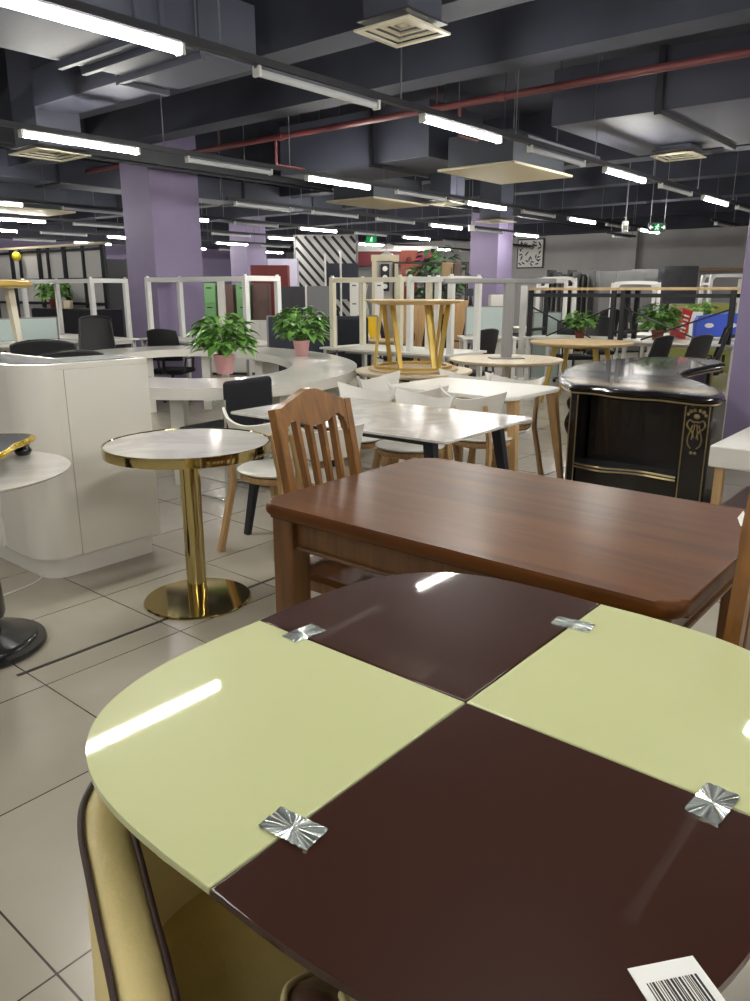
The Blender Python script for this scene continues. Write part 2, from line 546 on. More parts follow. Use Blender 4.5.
for x in (-1.22, 1.22):
    for y in (-1.2, 2.6):
        MB().tube([(x, y, 0.0), (x, y, 1.1)], 0.006, 6).build('hanger_rod', M['steel'], d)
d = thing('air_duct', 'stepped dark duct behind the second tube row, left of the largest beige panel', 'air duct', (9.6, 6.6, 3.0))
MB().box((-0.9, 0.6, 0.32), (1.2, 2.6, 0.64), bev=0.01).build('duct_body', M['duct'], d)
MB().box((0.2, 0.5, 0.42), (1.0, 1.6, 0.44), bev=0.01).build('branch_duct', M['duct'], d)
MB().box((-0.9, 0.2, 0.31), (1.27, 0.05, 0.7), bev=0.004).build('flange', M['track'], d)
for y in (-0.5, 1.7):
    MB().tube([(-0.9, y, 0.6), (-0.9, y, 1.2)], 0.008, 6).build('hanger_rod', M['steel'], d)
d = thing('air_duct', 'long dark duct running behind the left purple column near the ceiling', 'air duct', (9.0, 13.0, 3.15))
MB().box((0, 0, 0.2), (10, 0.7, 0.4), bev=0.01).build('duct_body', M['duct'], d)
for x in (-4, -2, 0, 2, 4):
    MB().box((x, 0, 0.2), (0.05, 0.76, 0.46), bev=0.004).build('flange', M['track'], d)
for x in (-3, 3):
    MB().tube([(x, 0.36, 0.3), (x, 0.36, 1.05)], 0.008, 6).build('hanger_rod', M['steel'], d)
d = thing('cable_tray', 'dark metal cable tray hung across the room above the second tube row', 'cable tray', (9.0, 9.15, 3.05))
MB().box((0, 0, 0.0), (24, 0.3, 0.01)).box((0, 0.15, 0.04), (24, 0.01, 0.16)).box((0, -0.15, 0.04), (24, 0.01, 0.16)).build('tray', M['track'], d)
for x in (-10, -7, -4.2, -1.0, 2.2, 5, 8):
    MB().tube([(x, 0, 0.0), (x, 0, 1.2)], 0.007, 6).build('hanger_rod', M['steel'], d)

# red sprinkler pipe
p = thing('sprinkler_pipe', 'long red fire sprinkler pipe crossing under the dark ceiling', 'pipe', (7.27, 4.0, 3.3))
MB().tube([(0, -8.8, 0), (0, 8.2, 0)], 0.036, 12).build('main_pipe', M['red'], p)
for y in (-3.2, 0.4, 3.6, 6.5):
    MB().lathe([(0.0, -0.04), (0.046, -0.04), (0.046, 0.04), (0.0, 0.04)], n=14).build('coupling', M['red'], p, loc=(0, y, 0)).rotation_euler = (PI / 2, 0, 0)
MB().tube([(0, 3.7, 0), (0, 3.7, -0.32)], 0.018, 8).tube([(0, 3.7, -0.32), (0.5, 3.7, -0.32)], 0.018, 8).build('sprinkler_drop', M['red'], p)
MB().tube([(0, 0.9, 0), (0, 0.9, -0.3), (0.35, 0.9, -0.3)], 0.016, 8).build('sprinkler_drop', M['red'], p)
for y in (-2.0, 1.2, 4.8):
    MB().tube([(0, y, 0), (0, y, 0.9)], 0.007, 6).build('hanger_rod', M['red'], p)

# suspended AC units with a beige return panel
def ac_unit(x0, x1, y0, y1, z, label):
    t = thing('ceiling_air_unit', label, 'air unit', ((x0 + x1) / 2, (y0 + y1) / 2, z))
    MB().box((0, 0, 0.0), (x1 - x0, y1 - y0, 0.03), bev=0.008).build('return_panel', M['beige'], t)
    MB().box((0, 0, 0.19), (x1 - x0 - 0.2, y1 - y0 - 0.16, 0.35), bev=0.01).build('housing', M['galv'], t)
    for sx in (-1, 1):
        for sy in (-1, 1):
            MB().tube([(sx * (x1 - x0) * 0.36, sy * (y1 - y0) * 0.36, 0.3), (sx * (x1 - x0) * 0.36, sy * (y1 - y0) * 0.36, H - z)], 0.008, 6).build('hanger_rod', M['steel'], t)
ac_unit(7.95, 9.4, 4.62, 5.66, 2.8, 'large square beige air panel hanging above the purple column in the middle')
ac_unit(9.5, 10.95, 7.95, 8.95, 2.8, 'beige air panel with metal housing behind the second row of tubes')
ac_unit(6.2, 7.7, 13.4, 14.4, 2.78, 'pale air panel hanging left of the nearest purple column')

def diffuser(x, y, z, s, label, top=9.0):
    t = thing('air_diffuser', label, 'air vent', (x, y, z))
    k = 0
    for h, w in ((0.5, 0.07), (0.37, 0.05), (0.25, 0.045), (0.14, 0.04)):
        a, b = s * h, s * h - s * w * 1.15
        zz = 0.014 * k
        MB().band([(-a, -a), (a, -a), (a, a), (-a, a)], [(-b, -b), (b, -b), (b, b), (-b, b)], zz, zz + 0.012).build('louvre_ring', M['diffuser'], t)
        k += 1
    MB().box((0, 0, 0.05), (s * 0.14, s * 0.14, 0.012)).build('centre_plate', M['diffuser'], t)
    MB().box((0, 0, 0.06), (s * 0.94, s * 0.94, 0.01)).build('back_plate', M['track'], t)
    MB().box((0, 0, 0.065 + (min(H, top) - z - 0.065) * 0.5), (s * 0.8, s * 0.8, min(H, top) - z - 0.07)).build('neck', M['duct'], t)
diffuser(4.28, 3.34, 3.0, 0.44, 'square off-white louvred air vent at top centre, above the nearest tube row')
diffuser(4.48, 8.2, 2.8, 0.6, 'square off-white air vent hanging below the long lit tube at left')
diffuser(10.0, 3.55, 2.98, 0.5, 'small off-white air vent under the broad duct at upper right', 3.095)
diffuser(10.9, 7.55, 2.78, 0.5, 'small air vent beside the second beige air panel')
diffuser(14.0, 8.5, 2.75, 0.6, 'small far air vent just right of the middle purple column')

# ------------------------------------------------------------------ tube lamps
def make_lamp(lit, label, group, x, y):
    t = thing('ceiling_light', label, 'tube light', (x, y, 2.7), 0, group)
    MB().box((0.575, 0, 0.022), (1.15, 0.034, 0.022), bev=0.004).build('batten', M['lampend'] if lit else M['steel'], t)
    MB().tube([(0.03, 0, -0.004), (1.12, 0, -0.004)], 0.024, 12).build('tube', M['lamp'] if lit else M['lampoff'], t)
    for xx in (0.012, 1.138):
        MB().box((xx, 0, 0.0), (0.024, 0.06, 0.062), bev=0.005).build('end_cap', M['lampend'], t)
    return t
LIT = make_lamp(True, 'x', None, 0, 0)
OFF = make_lamp(False, 'x', None, 0, 0)
used = {True: False, False: False}
def lamp(lit, x, y, label, group):
    proto = LIT if lit else OFF
    if not used[lit]:
        used[lit] = True
        proto.location = (x, y, 2.7)
        proto['label'] = label
        proto['group'] = group
        return proto
    return dup(proto, (x, y, 2.7), 0, label, group)

rows = [  # name, y, first x, period, pattern start lit?, count
    ('unseen rearmost', -2.1, -3.2, 1.68, True, 9, None),  # unseen row behind the camera, added for fill light
    ('unseen over the viewer', 0.86, -2.5, 1.75, True, 9, None),  # unseen row added to light the foreground, phased to keep reflections out of view
    ('nearest', 3.8, -1.6, 1.68, True, 10, None),
    ('second', 6.74, 0.03, 1.7, True, 11, None),
    ('third', 9.5, 8.08, 1.68, True, 6, (13.12, 16.48)),
    ('fourth', 12.15, 1.4, 1.78, True, 12, None),
    ('fifth', 14.8, 6.7, 1.72, True, 10, None),
    ('sixth', 17.6, 7.5, 1.68, True, 8, None),
    ('seventh', 20.4, 8.2, 1.68, True, 8, None)]
for name, y, xs, per, start, cnt, litlist in rows:
    x_end = xs + per * (cnt - 1) + 1.15
    tr = thing('lamp_track', f'thin dark track carrying the {name} row of tube lights', 'lamp track', (0, y, 2.735), 0, 'lamp tracks')
    MB().box(((xs + x_end) / 2, 0, 0.022), (x_end - xs + 0.3, 0.05, 0.044)).build('rail', M['track'], tr)
    k = 0
    for i in range(cnt + 1):
        xx = xs + per * i - 0.26
        MB().tube([(xx, 0, 0.04), (xx, 0, H - 2.735)], 0.006, 6).build('hanger_rod', M['steel'], tr)
    nl = nu = 0
    for i in range(cnt):
        x = xs + per * i
        lit = (i % 2 == 0) if litlist is None else any(abs(x - q) < 0.3 for q in litlist)
        if lit:
            lb = f'lit tube light, {ORD[nl]} lit from the left, {name} ceiling row'; nl += 1
        else:
            lb = f'unlit tube light, {ORD[nu]} unlit from the left, {name} ceiling row'; nu += 1
        lamp(lit, x, y, lb, f'tube lights of the {name} ceiling row')
# the unlit run on the far right
for i, (x, y) in enumerate(((16.5, 5.0), (17.3, 3.5), (18.6, 8.0))):
    tr = thing('lamp_track', f'short dark track near the grey wall, {ORD[i]} from the right', 'lamp track', (x - 0.2, y, 2.735), 0, 'lamp tracks')
    MB().box((0.75, 0, 0.022), (1.7, 0.05, 0.044)).build('rail', M['track'], tr)
    for q in (0.1, 1.4):
        MB().tube([(q, 0, 0.04), (q, 0, H - 2.735)], 0.006, 6).build('hanger_rod', M['steel'], tr)
    lamp(False, x, y, f'unlit tube light on the {ORD[i]} short track near the grey wall', 'unlit tubes near the grey wall')

# exit signs
def exit_sign(x, y, z, rz, w, h, label, arrows):
    t = thing('exit_sign', label, 'exit sign', (x, y, z), rz)
    MB().box((0, 0, 0), (w, 0.03, h), bev=0.004).build('sign_box', M['black'], t)
    MB().box((0, -0.017, 0), (w * (0.36 if arrows else 0.9), 0.004, h * 0.84)).build('green_panel', M['exitgreen'], t)
    m = MB()
    m.ball((0.012, -0.021, h * 0.26), h * 0.09, 1, 0.3, 1)
    m.bar((0.0, -0.021, h * 0.18), (-0.012, -0.021, -h * 0.06), 0.004, h * 0.13)
    m.bar((-0.012, -0.021, -h * 0.06), (0.02, -0.021, -h * 0.16), 0.004, h * 0.09)
    m.bar((0.02, -0.021, -h * 0.16), (0.008, -0.021, -h * 0.34), 0.004, h * 0.08)
    m.bar((-0.012, -0.021, -h * 0.06), (-0.034, -0.021, -h * 0.28), 0.004, h * 0.09)
    m.bar((-0.002, -0.021, h * 0.14), (0.03, -0.021, h * 0.04), 0.004, h * 0.07)
    m.bar((-0.002, -0.021, h * 0.14), (-0.03, -0.021, h * 0.06), 0.004, h * 0.07)
    m.build('running_figure', M['exitwhite'], t)
    if arrows:
        for s in (-1, 1):
            q = MB()
            q.bar((s * w * 0.24, -0.019, 0), (s * w * 0.36, -0.019, 0), 0.004, h * 0.16)
            q.bar((s * w * 0.36, -0.019, h * 0.2), (s * w * 0.44, -0.019, 0), 0.004, h * 0.12)
            q.bar((s * w * 0.36, -0.019, -h * 0.2), (s * w * 0.44, -0.019, 0), 0.004, h * 0.12)
            q.build('arrow', M['exitwhite'], t)
    for s in (-1, 1):
        MB().tube([(s * w * 0.4, 0, h / 2), (s * w * 0.4, 0, H - z)], 0.004, 6).build('hanger_wire', M['steel'], t)
exit_sign(11.92, 4.45, 2.335, R(-50), 0.26, 0.13, 'green exit sign with running figure and two arrows, hung at right', True)
exit_sign(13.2, 11.1, 2.48, R(-50), 0.24, 0.16, 'green running figure exit sign hung beside the striped wall', False)
t = thing('hanging_speaker', 'white box speaker hanging near the right exit sign', 'speaker', (12.55, 5.2, 2.35), R(-50))
MB().box((0, 0, 0.07), (0.09, 0.07, 0.17), bev=0.012).build('body', M['lampend'], t)
MB().tube([(0, 0, 0.15), (0, 0, H - 2.35)], 0.01, 6).build('hanger_rod', M['steel'], t)
MB().box((0, -0.037, 0.05), (0.06, 0.004, 0.07)).build('grille', M['midgrey'], t)
t = thing('hanging_speaker', 'small white box speaker hanging right of the middle purple column', 'speaker', (13.45, 8.72, 2.55), R(-50))
MB().box((0, 0, 0.07), (0.12, 0.08, 0.12), bev=0.012).build('body', M['lampend'], t)
MB().tube([(0, 0, 0.12), (0, 0, H - 2.55)], 0.01, 6).build('hanger_rod', M['steel'], t)
# ------------------------------------------------------------------ the glass-topped folding table nearest the viewer
GX, GY = 0.97, 0.61
def outline(a, b, n, k=120):
    out = []
    for i in range(k):
        t = 2 * PI * i / k
        c, s = math.cos(t), math.sin(t)
        out.append((a * math.copysign(abs(c) ** (2 / n), c), b * math.copysign(abs(s) ** (2 / n), s)))
    return out
t = thing('glass_dining_table', 'bulging square table with cream and dark brown glass quarters, nearest the viewer', 'table', (GX, GY, 0))
ring = outline(0.537, 0.512, 3.4)
k4 = len(ring) // 4
for q, (mname, word) in enumerate((('brown_glass', 'dark brown glass quarter'), ('cream_glass', 'cream glass quarter'), ('brown_glass', 'dark brown glass quarter'), ('cream_glass', 'cream glass quarter'))):
    sx = 1 if q in (0, 3) else -1
    sy = 1 if q in (0, 1) else -1
    g = 0.0012
    arc = [ring[(q * k4 + i) % len(ring)] for i in range(k4 + 1)]
    arc = [(sx * max(g, abs(x)), sy * max(g, abs(y))) for x, y in arc]
    pts = [(sx * g, sy * g)] + arc
    z1 = 0.765
    o = MB().prism(pts, z1 - 0.012, z1, bev=0.003, seg=2).build('glass_panel', M[mname], t, smooth=50)
    lab(o, word)
for x, y, rz in ((-0.405, -0.003, 0.1), (0.01, 0.392, PI / 2 - 0.1), (0.395, -0.004, 0.14), (-0.01, -0.4, PI / 2 - 0.06)):
    cm = MB()
    rc = random.Random(int(1000 * (x + 2)))
    NS = 64
    ring_p = []
    for i in range(NS):
        a = 2 * PI * i / NS
        k_ = 1.0 / max(abs(math.cos(a)) / 0.023, abs(math.sin(a)) / 0.04)
        ring_p.append((k_ * math.cos(a), k_ * math.sin(a)))
    vb = [cm.bm.verts.new((px_, py_, -0.0015)) for px_, py_ in ring_p]
    vt = [cm.bm.verts.new((px_, py_, 0.0012 + rc.uniform(-0.0011, 0.0011))) for px_, py_ in ring_p]
    vc = cm.bm.verts.new((0, 0, 0.0014))
    cm.bm.faces.new(vb[::-1])
    for i in range(NS):
        j = (i + 1) % NS
        cm.bm.faces.new((vb[i], vb[j], vt[j], vt[i]))
        cm.bm.faces.new((vt[i], vt[j], vc))
    cm.build('silver_clip', M['clip'], t, smooth=0, loc=(x, y, 0.7668), rz=rz)
m = MB()
m.prism(outline(0.44, 0.42, 3.2, 60), 0.712, 0.752, bev=0.006)
m.build('top_frame', M['brown_leather'], t)
MB().prism(outline(0.12, 0.12, 3.0, 48), 0.04, 0.714, bev=0.01).build('pedestal', M['cream_leather'], t)
MB().prism(outline(0.15, 0.15, 3.0, 48), 0.0, 0.045, bev=0.01).build('base_plate', M['brown_leather'], t)

def hull(pts):
    pts = sorted(set((round(x, 4), round(y, 4)) for x, y in pts))
    def half(ps):
        o = []
        for p in ps:
            while len(o) > 1 and (o[-1][0] - o[-2][0]) * (p[1] - o[-2][1]) - (o[-1][1] - o[-2][1]) * (p[0] - o[-2][0]) <= 0:
                o.pop()
            o.append(p)
        return o[:-1]
    return half(pts) + half(pts[::-1])

def tub_chair(name, label, path, heights, seat_poly, shell_m, pipe_m, seat_m, seat_label=None):
    """upholstered wall following a plan path (world coordinates), with piping on both top edges"""
    cx = sum(p[0] for p in path) / len(path)
    cy = sum(p[1] for p in path) / len(path)
    t = thing(name, label, 'chair', (cx, cy, 0))
    P = spline([(x - cx, y - cy, h) for (x, y), h in zip(path, heights)], 10, closed=False)
    th = 0.064
    rings = []
    op, ip = [], []
    for i, (x, y, h) in enumerate(P):
        a = Vector(P[max(0, i - 1)][:2]); b = Vector(P[min(len(P) - 1, i + 1)][:2])
        d = (b - a).normalized()
        n = Vector((d.y, -d.x))            # to the right of travel = inside
        prof = [(0.012, 0.05), (-0.012, h * 0.5), (0.0, h - 0.012), (0.012, h), (th * 0.5, h + 0.006), (th - 0.012, h), (th, h - 0.012), (th + 0.008, h * 0.55), (th + 0.03, 0.05)]
        rings.append([(x + n.x * o, y + n.y * o, z) for o, z in prof])
        op.append((x - n.x * 0.002, y - n.y * 0.002, h - 0.006))
        ip.append((x + n.x * (th + 0.002), y + n.y * (th + 0.002), h - 0.006))
    mb = MB()
    V = [[mb.bm.verts.new(c) for c in r] for r in rings]
    for A, B in zip(V, V[1:]):
        for j in range(len(A) - 1):
            mb.bm.faces.new((A[j], A[j + 1], B[j + 1], B[j]))
        mb.bm.faces.new((A[-1], A[0], B[0], B[-1]))
    mb.bm.faces.new(V[0]); mb.bm.faces.new(V[-1][::-1])
    mb.build('backrest_shell', shell_m, t, smooth=60)
    for pp in (op, ip):
        low0 = (pp[0][0], pp[0][1], 0.06); low1 = (pp[-1][0], pp[-1][1], 0.06)
        MB().tube([low0] + pp + [low1], 0.0048, 8).build('piping', pipe_m, t, smooth=60)
    ins = hull([rr[7][:2] for rr in rings])
    MB().prism(ins, 0.30, 0.40, bev=0.004, seg=2).build('seat', seat_m, t, smooth=60)
    MB().prism(ins, 0.05, 0.30).build('seat_base', seat_m, t)
    for x, y in seat_poly[::max(1, len(seat_poly) // 4)][:4]:
        MB().lathe([(0, 0), (0.022, 0), (0.022, 0.055), (0, 0.055)], (x * 0.9 + 0.1 * cx - cx, y * 0.9 + 0.1 * cy - cy, 0), 12).build('foot', M['black'], t)
    return t
tub_chair('tub_chair', 'cream leather tub chair with brown piping tucked under the glass table corner',
          [(0.275, 0.515), (0.318, 0.62), (0.352, 0.70), (0.378, 0.768), (0.402, 0.828), (0.432, 0.898), (0.47, 0.955), (0.53, 1.0), (0.62, 1.02), (0.70, 1.01), (0.765, 0.97), (0.80, 0.9), (0.80, 0.79), (0.79, 0.67)],
          [0.50, 0.58, 0.625, 0.655, 0.68, 0.697, 0.70, 0.70, 0.70, 0.695, 0.68, 0.66, 0.62, 0.55],
          [(0.46, 0.72), (0.52, 0.86), (0.60, 0.93), (0.70, 0.93), (0.70, 0.72)],
          M['cream_leather'], M['brown_piping'], M['cream_leather'])
tub_chair('tub_chair', 'dark brown leather tub chair with cream piping under the glass table front edge',
          [(0.56, 0.20), (0.48, 0.28), (0.445, 0.36), (0.437, 0.42), (0.442, 0.47), (0.458, 0.51), (0.49, 0.545), (0.55, 0.565), (0.64, 0.565)],
          [0.50, 0.56, 0.60, 0.62, 0.63, 0.63, 0.62, 0.58, 0.52],
          [(0.53, 0.32), (0.53, 0.50), (0.60, 0.515), (0.70, 0.515), (0.70, 0.32)],
          M['brown_leather'], M['cream_piping'], M['brown_leather'])

# barcode price card lying on the brown glass
t = thing('price_card', 'white barcode card lying on the near brown glass quarter', 'price card', (0.637, 0.138, 0.766), R(-38))
MB().box((0, 0, 0.0006), (0.074, 0.09, 0.0012)).build('card', M['paper'], t)
m = MB()
x = -0.028
rb = random.Random(3)
while x < 0.026:
    w_ = rb.choice((0.0008, 0.0012, 0.0018, 0.0025))
    m.box((x + w_ / 2, 0.007, 0.0014), (w_, 0.036, 0.0006))
    x += w_ + rb.choice((0.0009, 0.0014, 0.002))
m.build('barcode', M['ink'], t, smooth=0)

# ------------------------------------------------------------------ brown wooden dining table
t = thing('wood_dining_table', 'red-brown wooden dining table with thick rounded edge behind the glass table', 'table', (2.06, 1.15, 0))
hx, hy = 0.46, 0.685
MB().prism(rrect(-hx, hx, -hy, hy, 0.06, 8), 0.718, 0.762, bev=0.019, seg=5, soft=True).build('tabletop', M['redwood'], t, smooth=60)
for sx in (-1, 1):
    MB().box((sx * (hx - 0.07), 0, 0.665), (0.024, 2 * hy - 0.2, 0.112), bev=0.003).build('apron', M['tablewood_leg'], t)
    MB().tube([(sx * (hx - 0.055), -hy + 0.12, 0.612), (sx * (hx - 0.055), hy - 0.12, 0.612)], 0.008, 8).build('apron_bead', M['tablewood_leg'], t)
for sy in (-1, 1):
    MB().box((0, sy * (hy - 0.07), 0.665), (2 * hx - 0.2, 0.024, 0.112), bev=0.003).build('apron', M['tablewood_leg'], t)
    MB().tube([(-hx + 0.12, sy * (hy - 0.055), 0.612), (hx - 0.12, sy * (hy - 0.055), 0.612)], 0.008, 8).build('apron_bead', M['tablewood_leg'], t)
for sx in (-1, 1):
    for sy in (-1, 1):
        m = MB()
        m.box((sx * (hx - 0.075), sy * (hy - 0.075), 0.36), (0.092, 0.092, 0.724), bev=0.012, seg=3)
        m.build('leg', M['tablewood_leg'], t, smooth=50)
t = thing('price_card', 'small white folded tag on the far right corner of the wooden table', 'price card', (2.37, 0.525, 0.763), R(20))
MB().box((0, 0, 0.0007), (0.09, 0.055, 0.0014)).box((0, 0.02, 0.012), (0.09, 0.0014, 0.026), rot=Matrix.Rotation(0.5, 4, 'X')).build('card', M['paper'], t)

# ------------------------------------------------------------------ slatted wooden chairs
def make_wood_chair(label, loc, rz):
    """front faces -Y"""
    t = thing('slat_back_chair', label, 'chair', loc, rz, None)
    W = M['chairwood']
    seat = spline([(-0.19, 0.19), (0.19, 0.19), (0.225, 0.0), (0.215, -0.19), (0.1, -0.225), (-0.1, -0.225), (-0.215, -0.19), (-0.225, 0.0)], 5)
    MB().prism(seat, 0.428, 0.455, bev=0.010, seg=3, soft=True).build('seat', M['redwood'], t, smooth=60)
    def back_pt(s, v):          # v 0 seat level .. 1 top, s side -1..1
        y = 0.18 + 0.115 * v ** 1.25
        return Vector((s * (0.178 + 0.008 * v), y, 0.45 + 0.585 * v))
    for s in (-1, 1):
        pts = [Vector((s * 0.172, 0.25, 0.0)), Vector((s * 0.174, 0.205, 0.22)), Vector((s * 0.176, 0.18, 0.42))] + [back_pt(s, v) for v in (0.15, 0.35, 0.6, 0.8, 0.97)]
        sect = [(-0.019, -0.016), (0.019, -0.016), (0.019, 0.016), (-0.019, 0.016)]
        MB().tube(pts, 0.02, sect=sect).build('rear_leg', W, t, smooth=40)
        MB().bar((s * 0.18, -0.18, 0.43), (s * 0.18, -0.185, 0.0), 0.042, 0.042, 0.03, 0.03).build('front_leg', W, t)
        MB().box((s * 0.178, 0.0, 0.395), (0.022, 0.36, 0.06), bev=0.003).build('apron', W, t)
        MB().box((s * 0.177, 0.03, 0.16), (0.018, 0.38, 0.03), bev=0.003).build('stretcher', W, t)
    MB().box((0, -0.182, 0.395), (0.33, 0.022, 0.06), bev=0.003).build('apron', W, t)
    MB().box((0, 0.185, 0.395), (0.33, 0.022, 0.06), bev=0.003).build('apron', W, t)
    # crest rail: peaked top, scalloped lower edge, shoulders merging into the posts
    top = [(-0.203, 0.90), (-0.203, 0.975), (-0.196, 1.0), (-0.165, 1.022), (-0.10, 1.047), (-0.03, 1.072), (0.0, 1.075), (0.03, 1.072), (0.10, 1.047), (0.165, 1.022), (0.196, 1.0), (0.203, 0.975), (0.203, 0.90)]
    bot = [(0.158, 0.90), (0.155, 0.945), (0.14, 0.968), (0.115, 0.972), (0.085, 0.962), (0.05, 0.948), (0.0, 0.942), (-0.05, 0.948), (-0.085, 0.962), (-0.115, 0.972), (-0.14, 0.968), (-0.155, 0.945), (-0.158, 0.90)]
    poly = spline(top, 4, closed=False) + spline(bot, 4, closed=False)
    mb = MB()
    mb.prism(poly, -0.017, 0.017, bev=0.006, seg=3)
    for v in mb.bm.verts:
        x, z, d = v.co.x, v.co.y, v.co.z
        vv = max(0, (z - 0.45) / 0.585)
        v.co = Vector((x, 0.18 + 0.115 * vv ** 1.25 + d, z))
    mb.build('crest_rail', W, t, smooth=50)
    for x0 in (-0.098, -0.034, 0.034, 0.098):
        pts = []
        for i in range(8):
            v = i / 7
            q = back_pt(0, 0.08 + v * 0.80)
            pts.append(Vector((x0 * (0.86 + 0.14 * v), q.y, q.z)))
        mb = MB()
        mb.tube(pts, 0.012, r1=0.0155, sect=[(-0.012, -0.007), (0.012, -0.007), (0.012, 0.007), (-0.012, 0.007)])
        mb.build('back_slat', W, t, smooth=40)
    MB().box((0, 0.19, 0.505), (0.33, 0.022, 0.05), bev=0.004).build('lower_back_rail', W, t)
    return t
wc = make_wood_chair('brown wooden chair with slatted peaked back at the far side of the wooden table', (2.035, 1.72, 0), 0)
dup(wc, (1.42, 0.181, 0), R(-90), 'brown wooden chair cut by the right photo edge, between the glass and wooden tables', None)

# ------------------------------------------------------------------ gold pedestal table
t = thing('gold_pedestal_table', 'round white marble table with gold rim, column and disc base', 'table', (2.058, 2.822, 0))
MB().lathe([(0, 0.728), (0.366, 0.728), (0.366, 0.7635), (0, 0.7635)], n=64).build('tabletop', M['marble'], t)
MB().lathe([(0.362, 0.723), (0.372, 0.723), (0.374, 0.745), (0.372, 0.768), (0.366, 0.768), (0.364, 0.764)], n=64).build('rim', M['gold'], t, smooth=50)
MB().lathe([(0, 0.012), (0.046, 0.012), (0.046, 0.716), (0.09, 0.728), (0, 0.728)], n=32).build('column_stem', M['gold'], t)
MB().lathe([(0, 0), (0.25, 0), (0.252, 0.006), (0.246, 0.012), (0.05, 0.016), (0, 0.016)], n=64).build('base_disc', M['gold'], t)

# ------------------------------------------------------------------ marble table with black pedestal, left edge
t = thing('marble_pedestal_table', 'round white marble table on black stepped pedestal, cut by the left photo edge', 'table', (1.155, 3.085, 0))
MB().lathe([(0, 0.735), (0.395, 0.735), (0.412, 0.742), (0.42, 0.75), (0, 0.75)], n=64).build('tabletop', M['marble'], t)
MB().lathe([(0, 0.0), (0.245, 0.0), (0.255, 0.012), (0.25, 0.028), (0.22, 0.034), (0.215, 0.044), (0.2, 0.052), (0.13, 0.075), (0.085, 0.1), (0, 0.1)], n=48).build('base', M['black_gloss'], t, smooth=40)
MB().lathe([(0.0, 0.09), (0.07, 0.09), (0.06, 0.11), (0.07, 0.135), (0.055, 0.15), (0, 0.15)], n=32).build('gold_collar', M['gold'], t, smooth=60)
MB().lathe([(0, 0.14), (0.105, 0.14), (0.11, 0.16), (0.10, 0.45), (0.06, 0.66), (0.13, 0.735), (0, 0.735)], n=40).build('column_stem', M['black_gloss'], t, smooth=50)
t = thing('black_gold_stand', 'small black stand with bright gold rim and turned dark feet on left marble table', 'stand', (1.245, 3.165, 0.7505), R(45))
top_o = spline([(-0.22, -0.17), (-0.1, -0.19), (0.0, -0.18), (0.1, -0.19), (0.22, -0.17), (0.235, 0.0), (0.22, 0.17), (-0.22, 0.17), (-0.235, 0.0)], 4)
MB().prism(top_o, 0.062, 0.084, bev=0.004).build('panel', M['darkgrey'], t)
mb = MB(); mb.tube([(x * 1.01, y * 1.01, 0.072) for x, y in top_o], 0.013, 8, closed=True); mb.build('gold_rim', M['brass'], t, smooth=60)
for sx in (-1, 1):
    for sy in (-1, 1):
        MB().lathe([(0, 0), (0.026, 0.0), (0.034, 0.01), (0.036, 0.022), (0.028, 0.034), (0.026, 0.04), (0.034, 0.048), (0.034, 0.06), (0, 0.06)], (sx * 0.19, sy * 0.145, 0), 20).build('bun_foot', M['black_lacquer'], t, smooth=60)

# ------------------------------------------------------------------ white reception counter
t = thing('reception_counter', 'tall glossy white reception counter with rounded corner at left', 'counter', (1.66, 3.5, 0))
def arc(cx, cy, r, a0, a1, n=10):
    return [(cx + r * math.cos(R(a0 + (a1 - a0) * i / n)), cy + r * math.sin(R(a0 + (a1 - a0) * i / n))) for i in range(n + 1)]
MB().prism([(0.205, 0.0), (0.67, 0.0), (0.67, 0.34), (0.205, 0.34)], 0.125, 1.062, bev=0.003).build('end_panel', M['white_gloss'], t)
MB().prism([(0.202, 0.34), (0.202, 0.0)] + arc(0.17, 0.17, 0.17, 270, 180) + [(0.0, 1.9), (0.34, 1.9), (0.34, 0.34)], 0.125, 1.062, bev=0.003).build('curved_panel', M['white_gloss'], t)
MB().prism([(0.34, 0.07), (0.655, 0.07), (0.66, 0.32), (0.30, 0.32), (0.30, 1.86), (0.06, 1.86)] + arc(0.18, 0.19, 0.12, 180, 270), 0.0, 0.125).build('plinth', M['white'], t)
L_o = [(0.67, 0.0), (0.67, 0.34), (0.34, 0.34), (0.34, 1.9), (0.0, 1.9)] + arc(0.17, 0.17, 0.17, 180, 270)
MB().prism(L_o, 1.062, 1.09, bev=0.004).build('counter_top', M['white_gloss'], t)
MB().prism([(0.63, 0.05), (0.63, 0.30), (0.30, 0.30), (0.30, 1.85), (0.05, 1.85), (0.05, 0.17), (0.17, 0.05)], 1.088, 1.0925).build('smoked_glass_inset', M['greyglass'], t)
MB().box((-0.012, 0.42, 0.5), (0.026, 0.06, 0.72), bev=0.004).build('side_trim', M['white'], t)
t = thing('floor_cable', 'thin clear cable lying on the tiles by the counter plinth', 'cable', (1.6, 3.55, 0))
MB().tube(spline([(-0.5, 0.08, 0.006), (-0.25, 0.02, 0.006), (-0.02, 0.04, 0.006), (0.1, 0.1, 0.006), (0.135, 0.13, 0.04), (0.14, 0.14, 0.11)], 8, closed=False), 0.004, 6).build('cable', M['wire'], t)
# ------------------------------------------------------------------ stone-topped dining table
t = thing('stone_dining_table', 'pale stone-topped rectangular table with dark navy legs behind the wooden chair', 'table', (3.3, 2.73, 0), R(2))
MB().prism(rrect(-0.45, 0.45, -0.75, 0.75, 0.03, 4), 0.736, 0.75, bev=0.004).build('tabletop', M['stone'], t)
MB().box((0, 0, 0.715), (0.7, 1.2, 0.04), bev=0.003).build('underframe', M['navy_metal'], t)
for sx in (-1, 1):
    for sy in (-1, 1):
        MB().bar((sx * 0.33, sy * 0.58, 0.735), (sx * 0.40, sy * 0.69, 0.0), 0.058, 0.05, 0.036, 0.03).build('leg', M['navy_metal'], t)

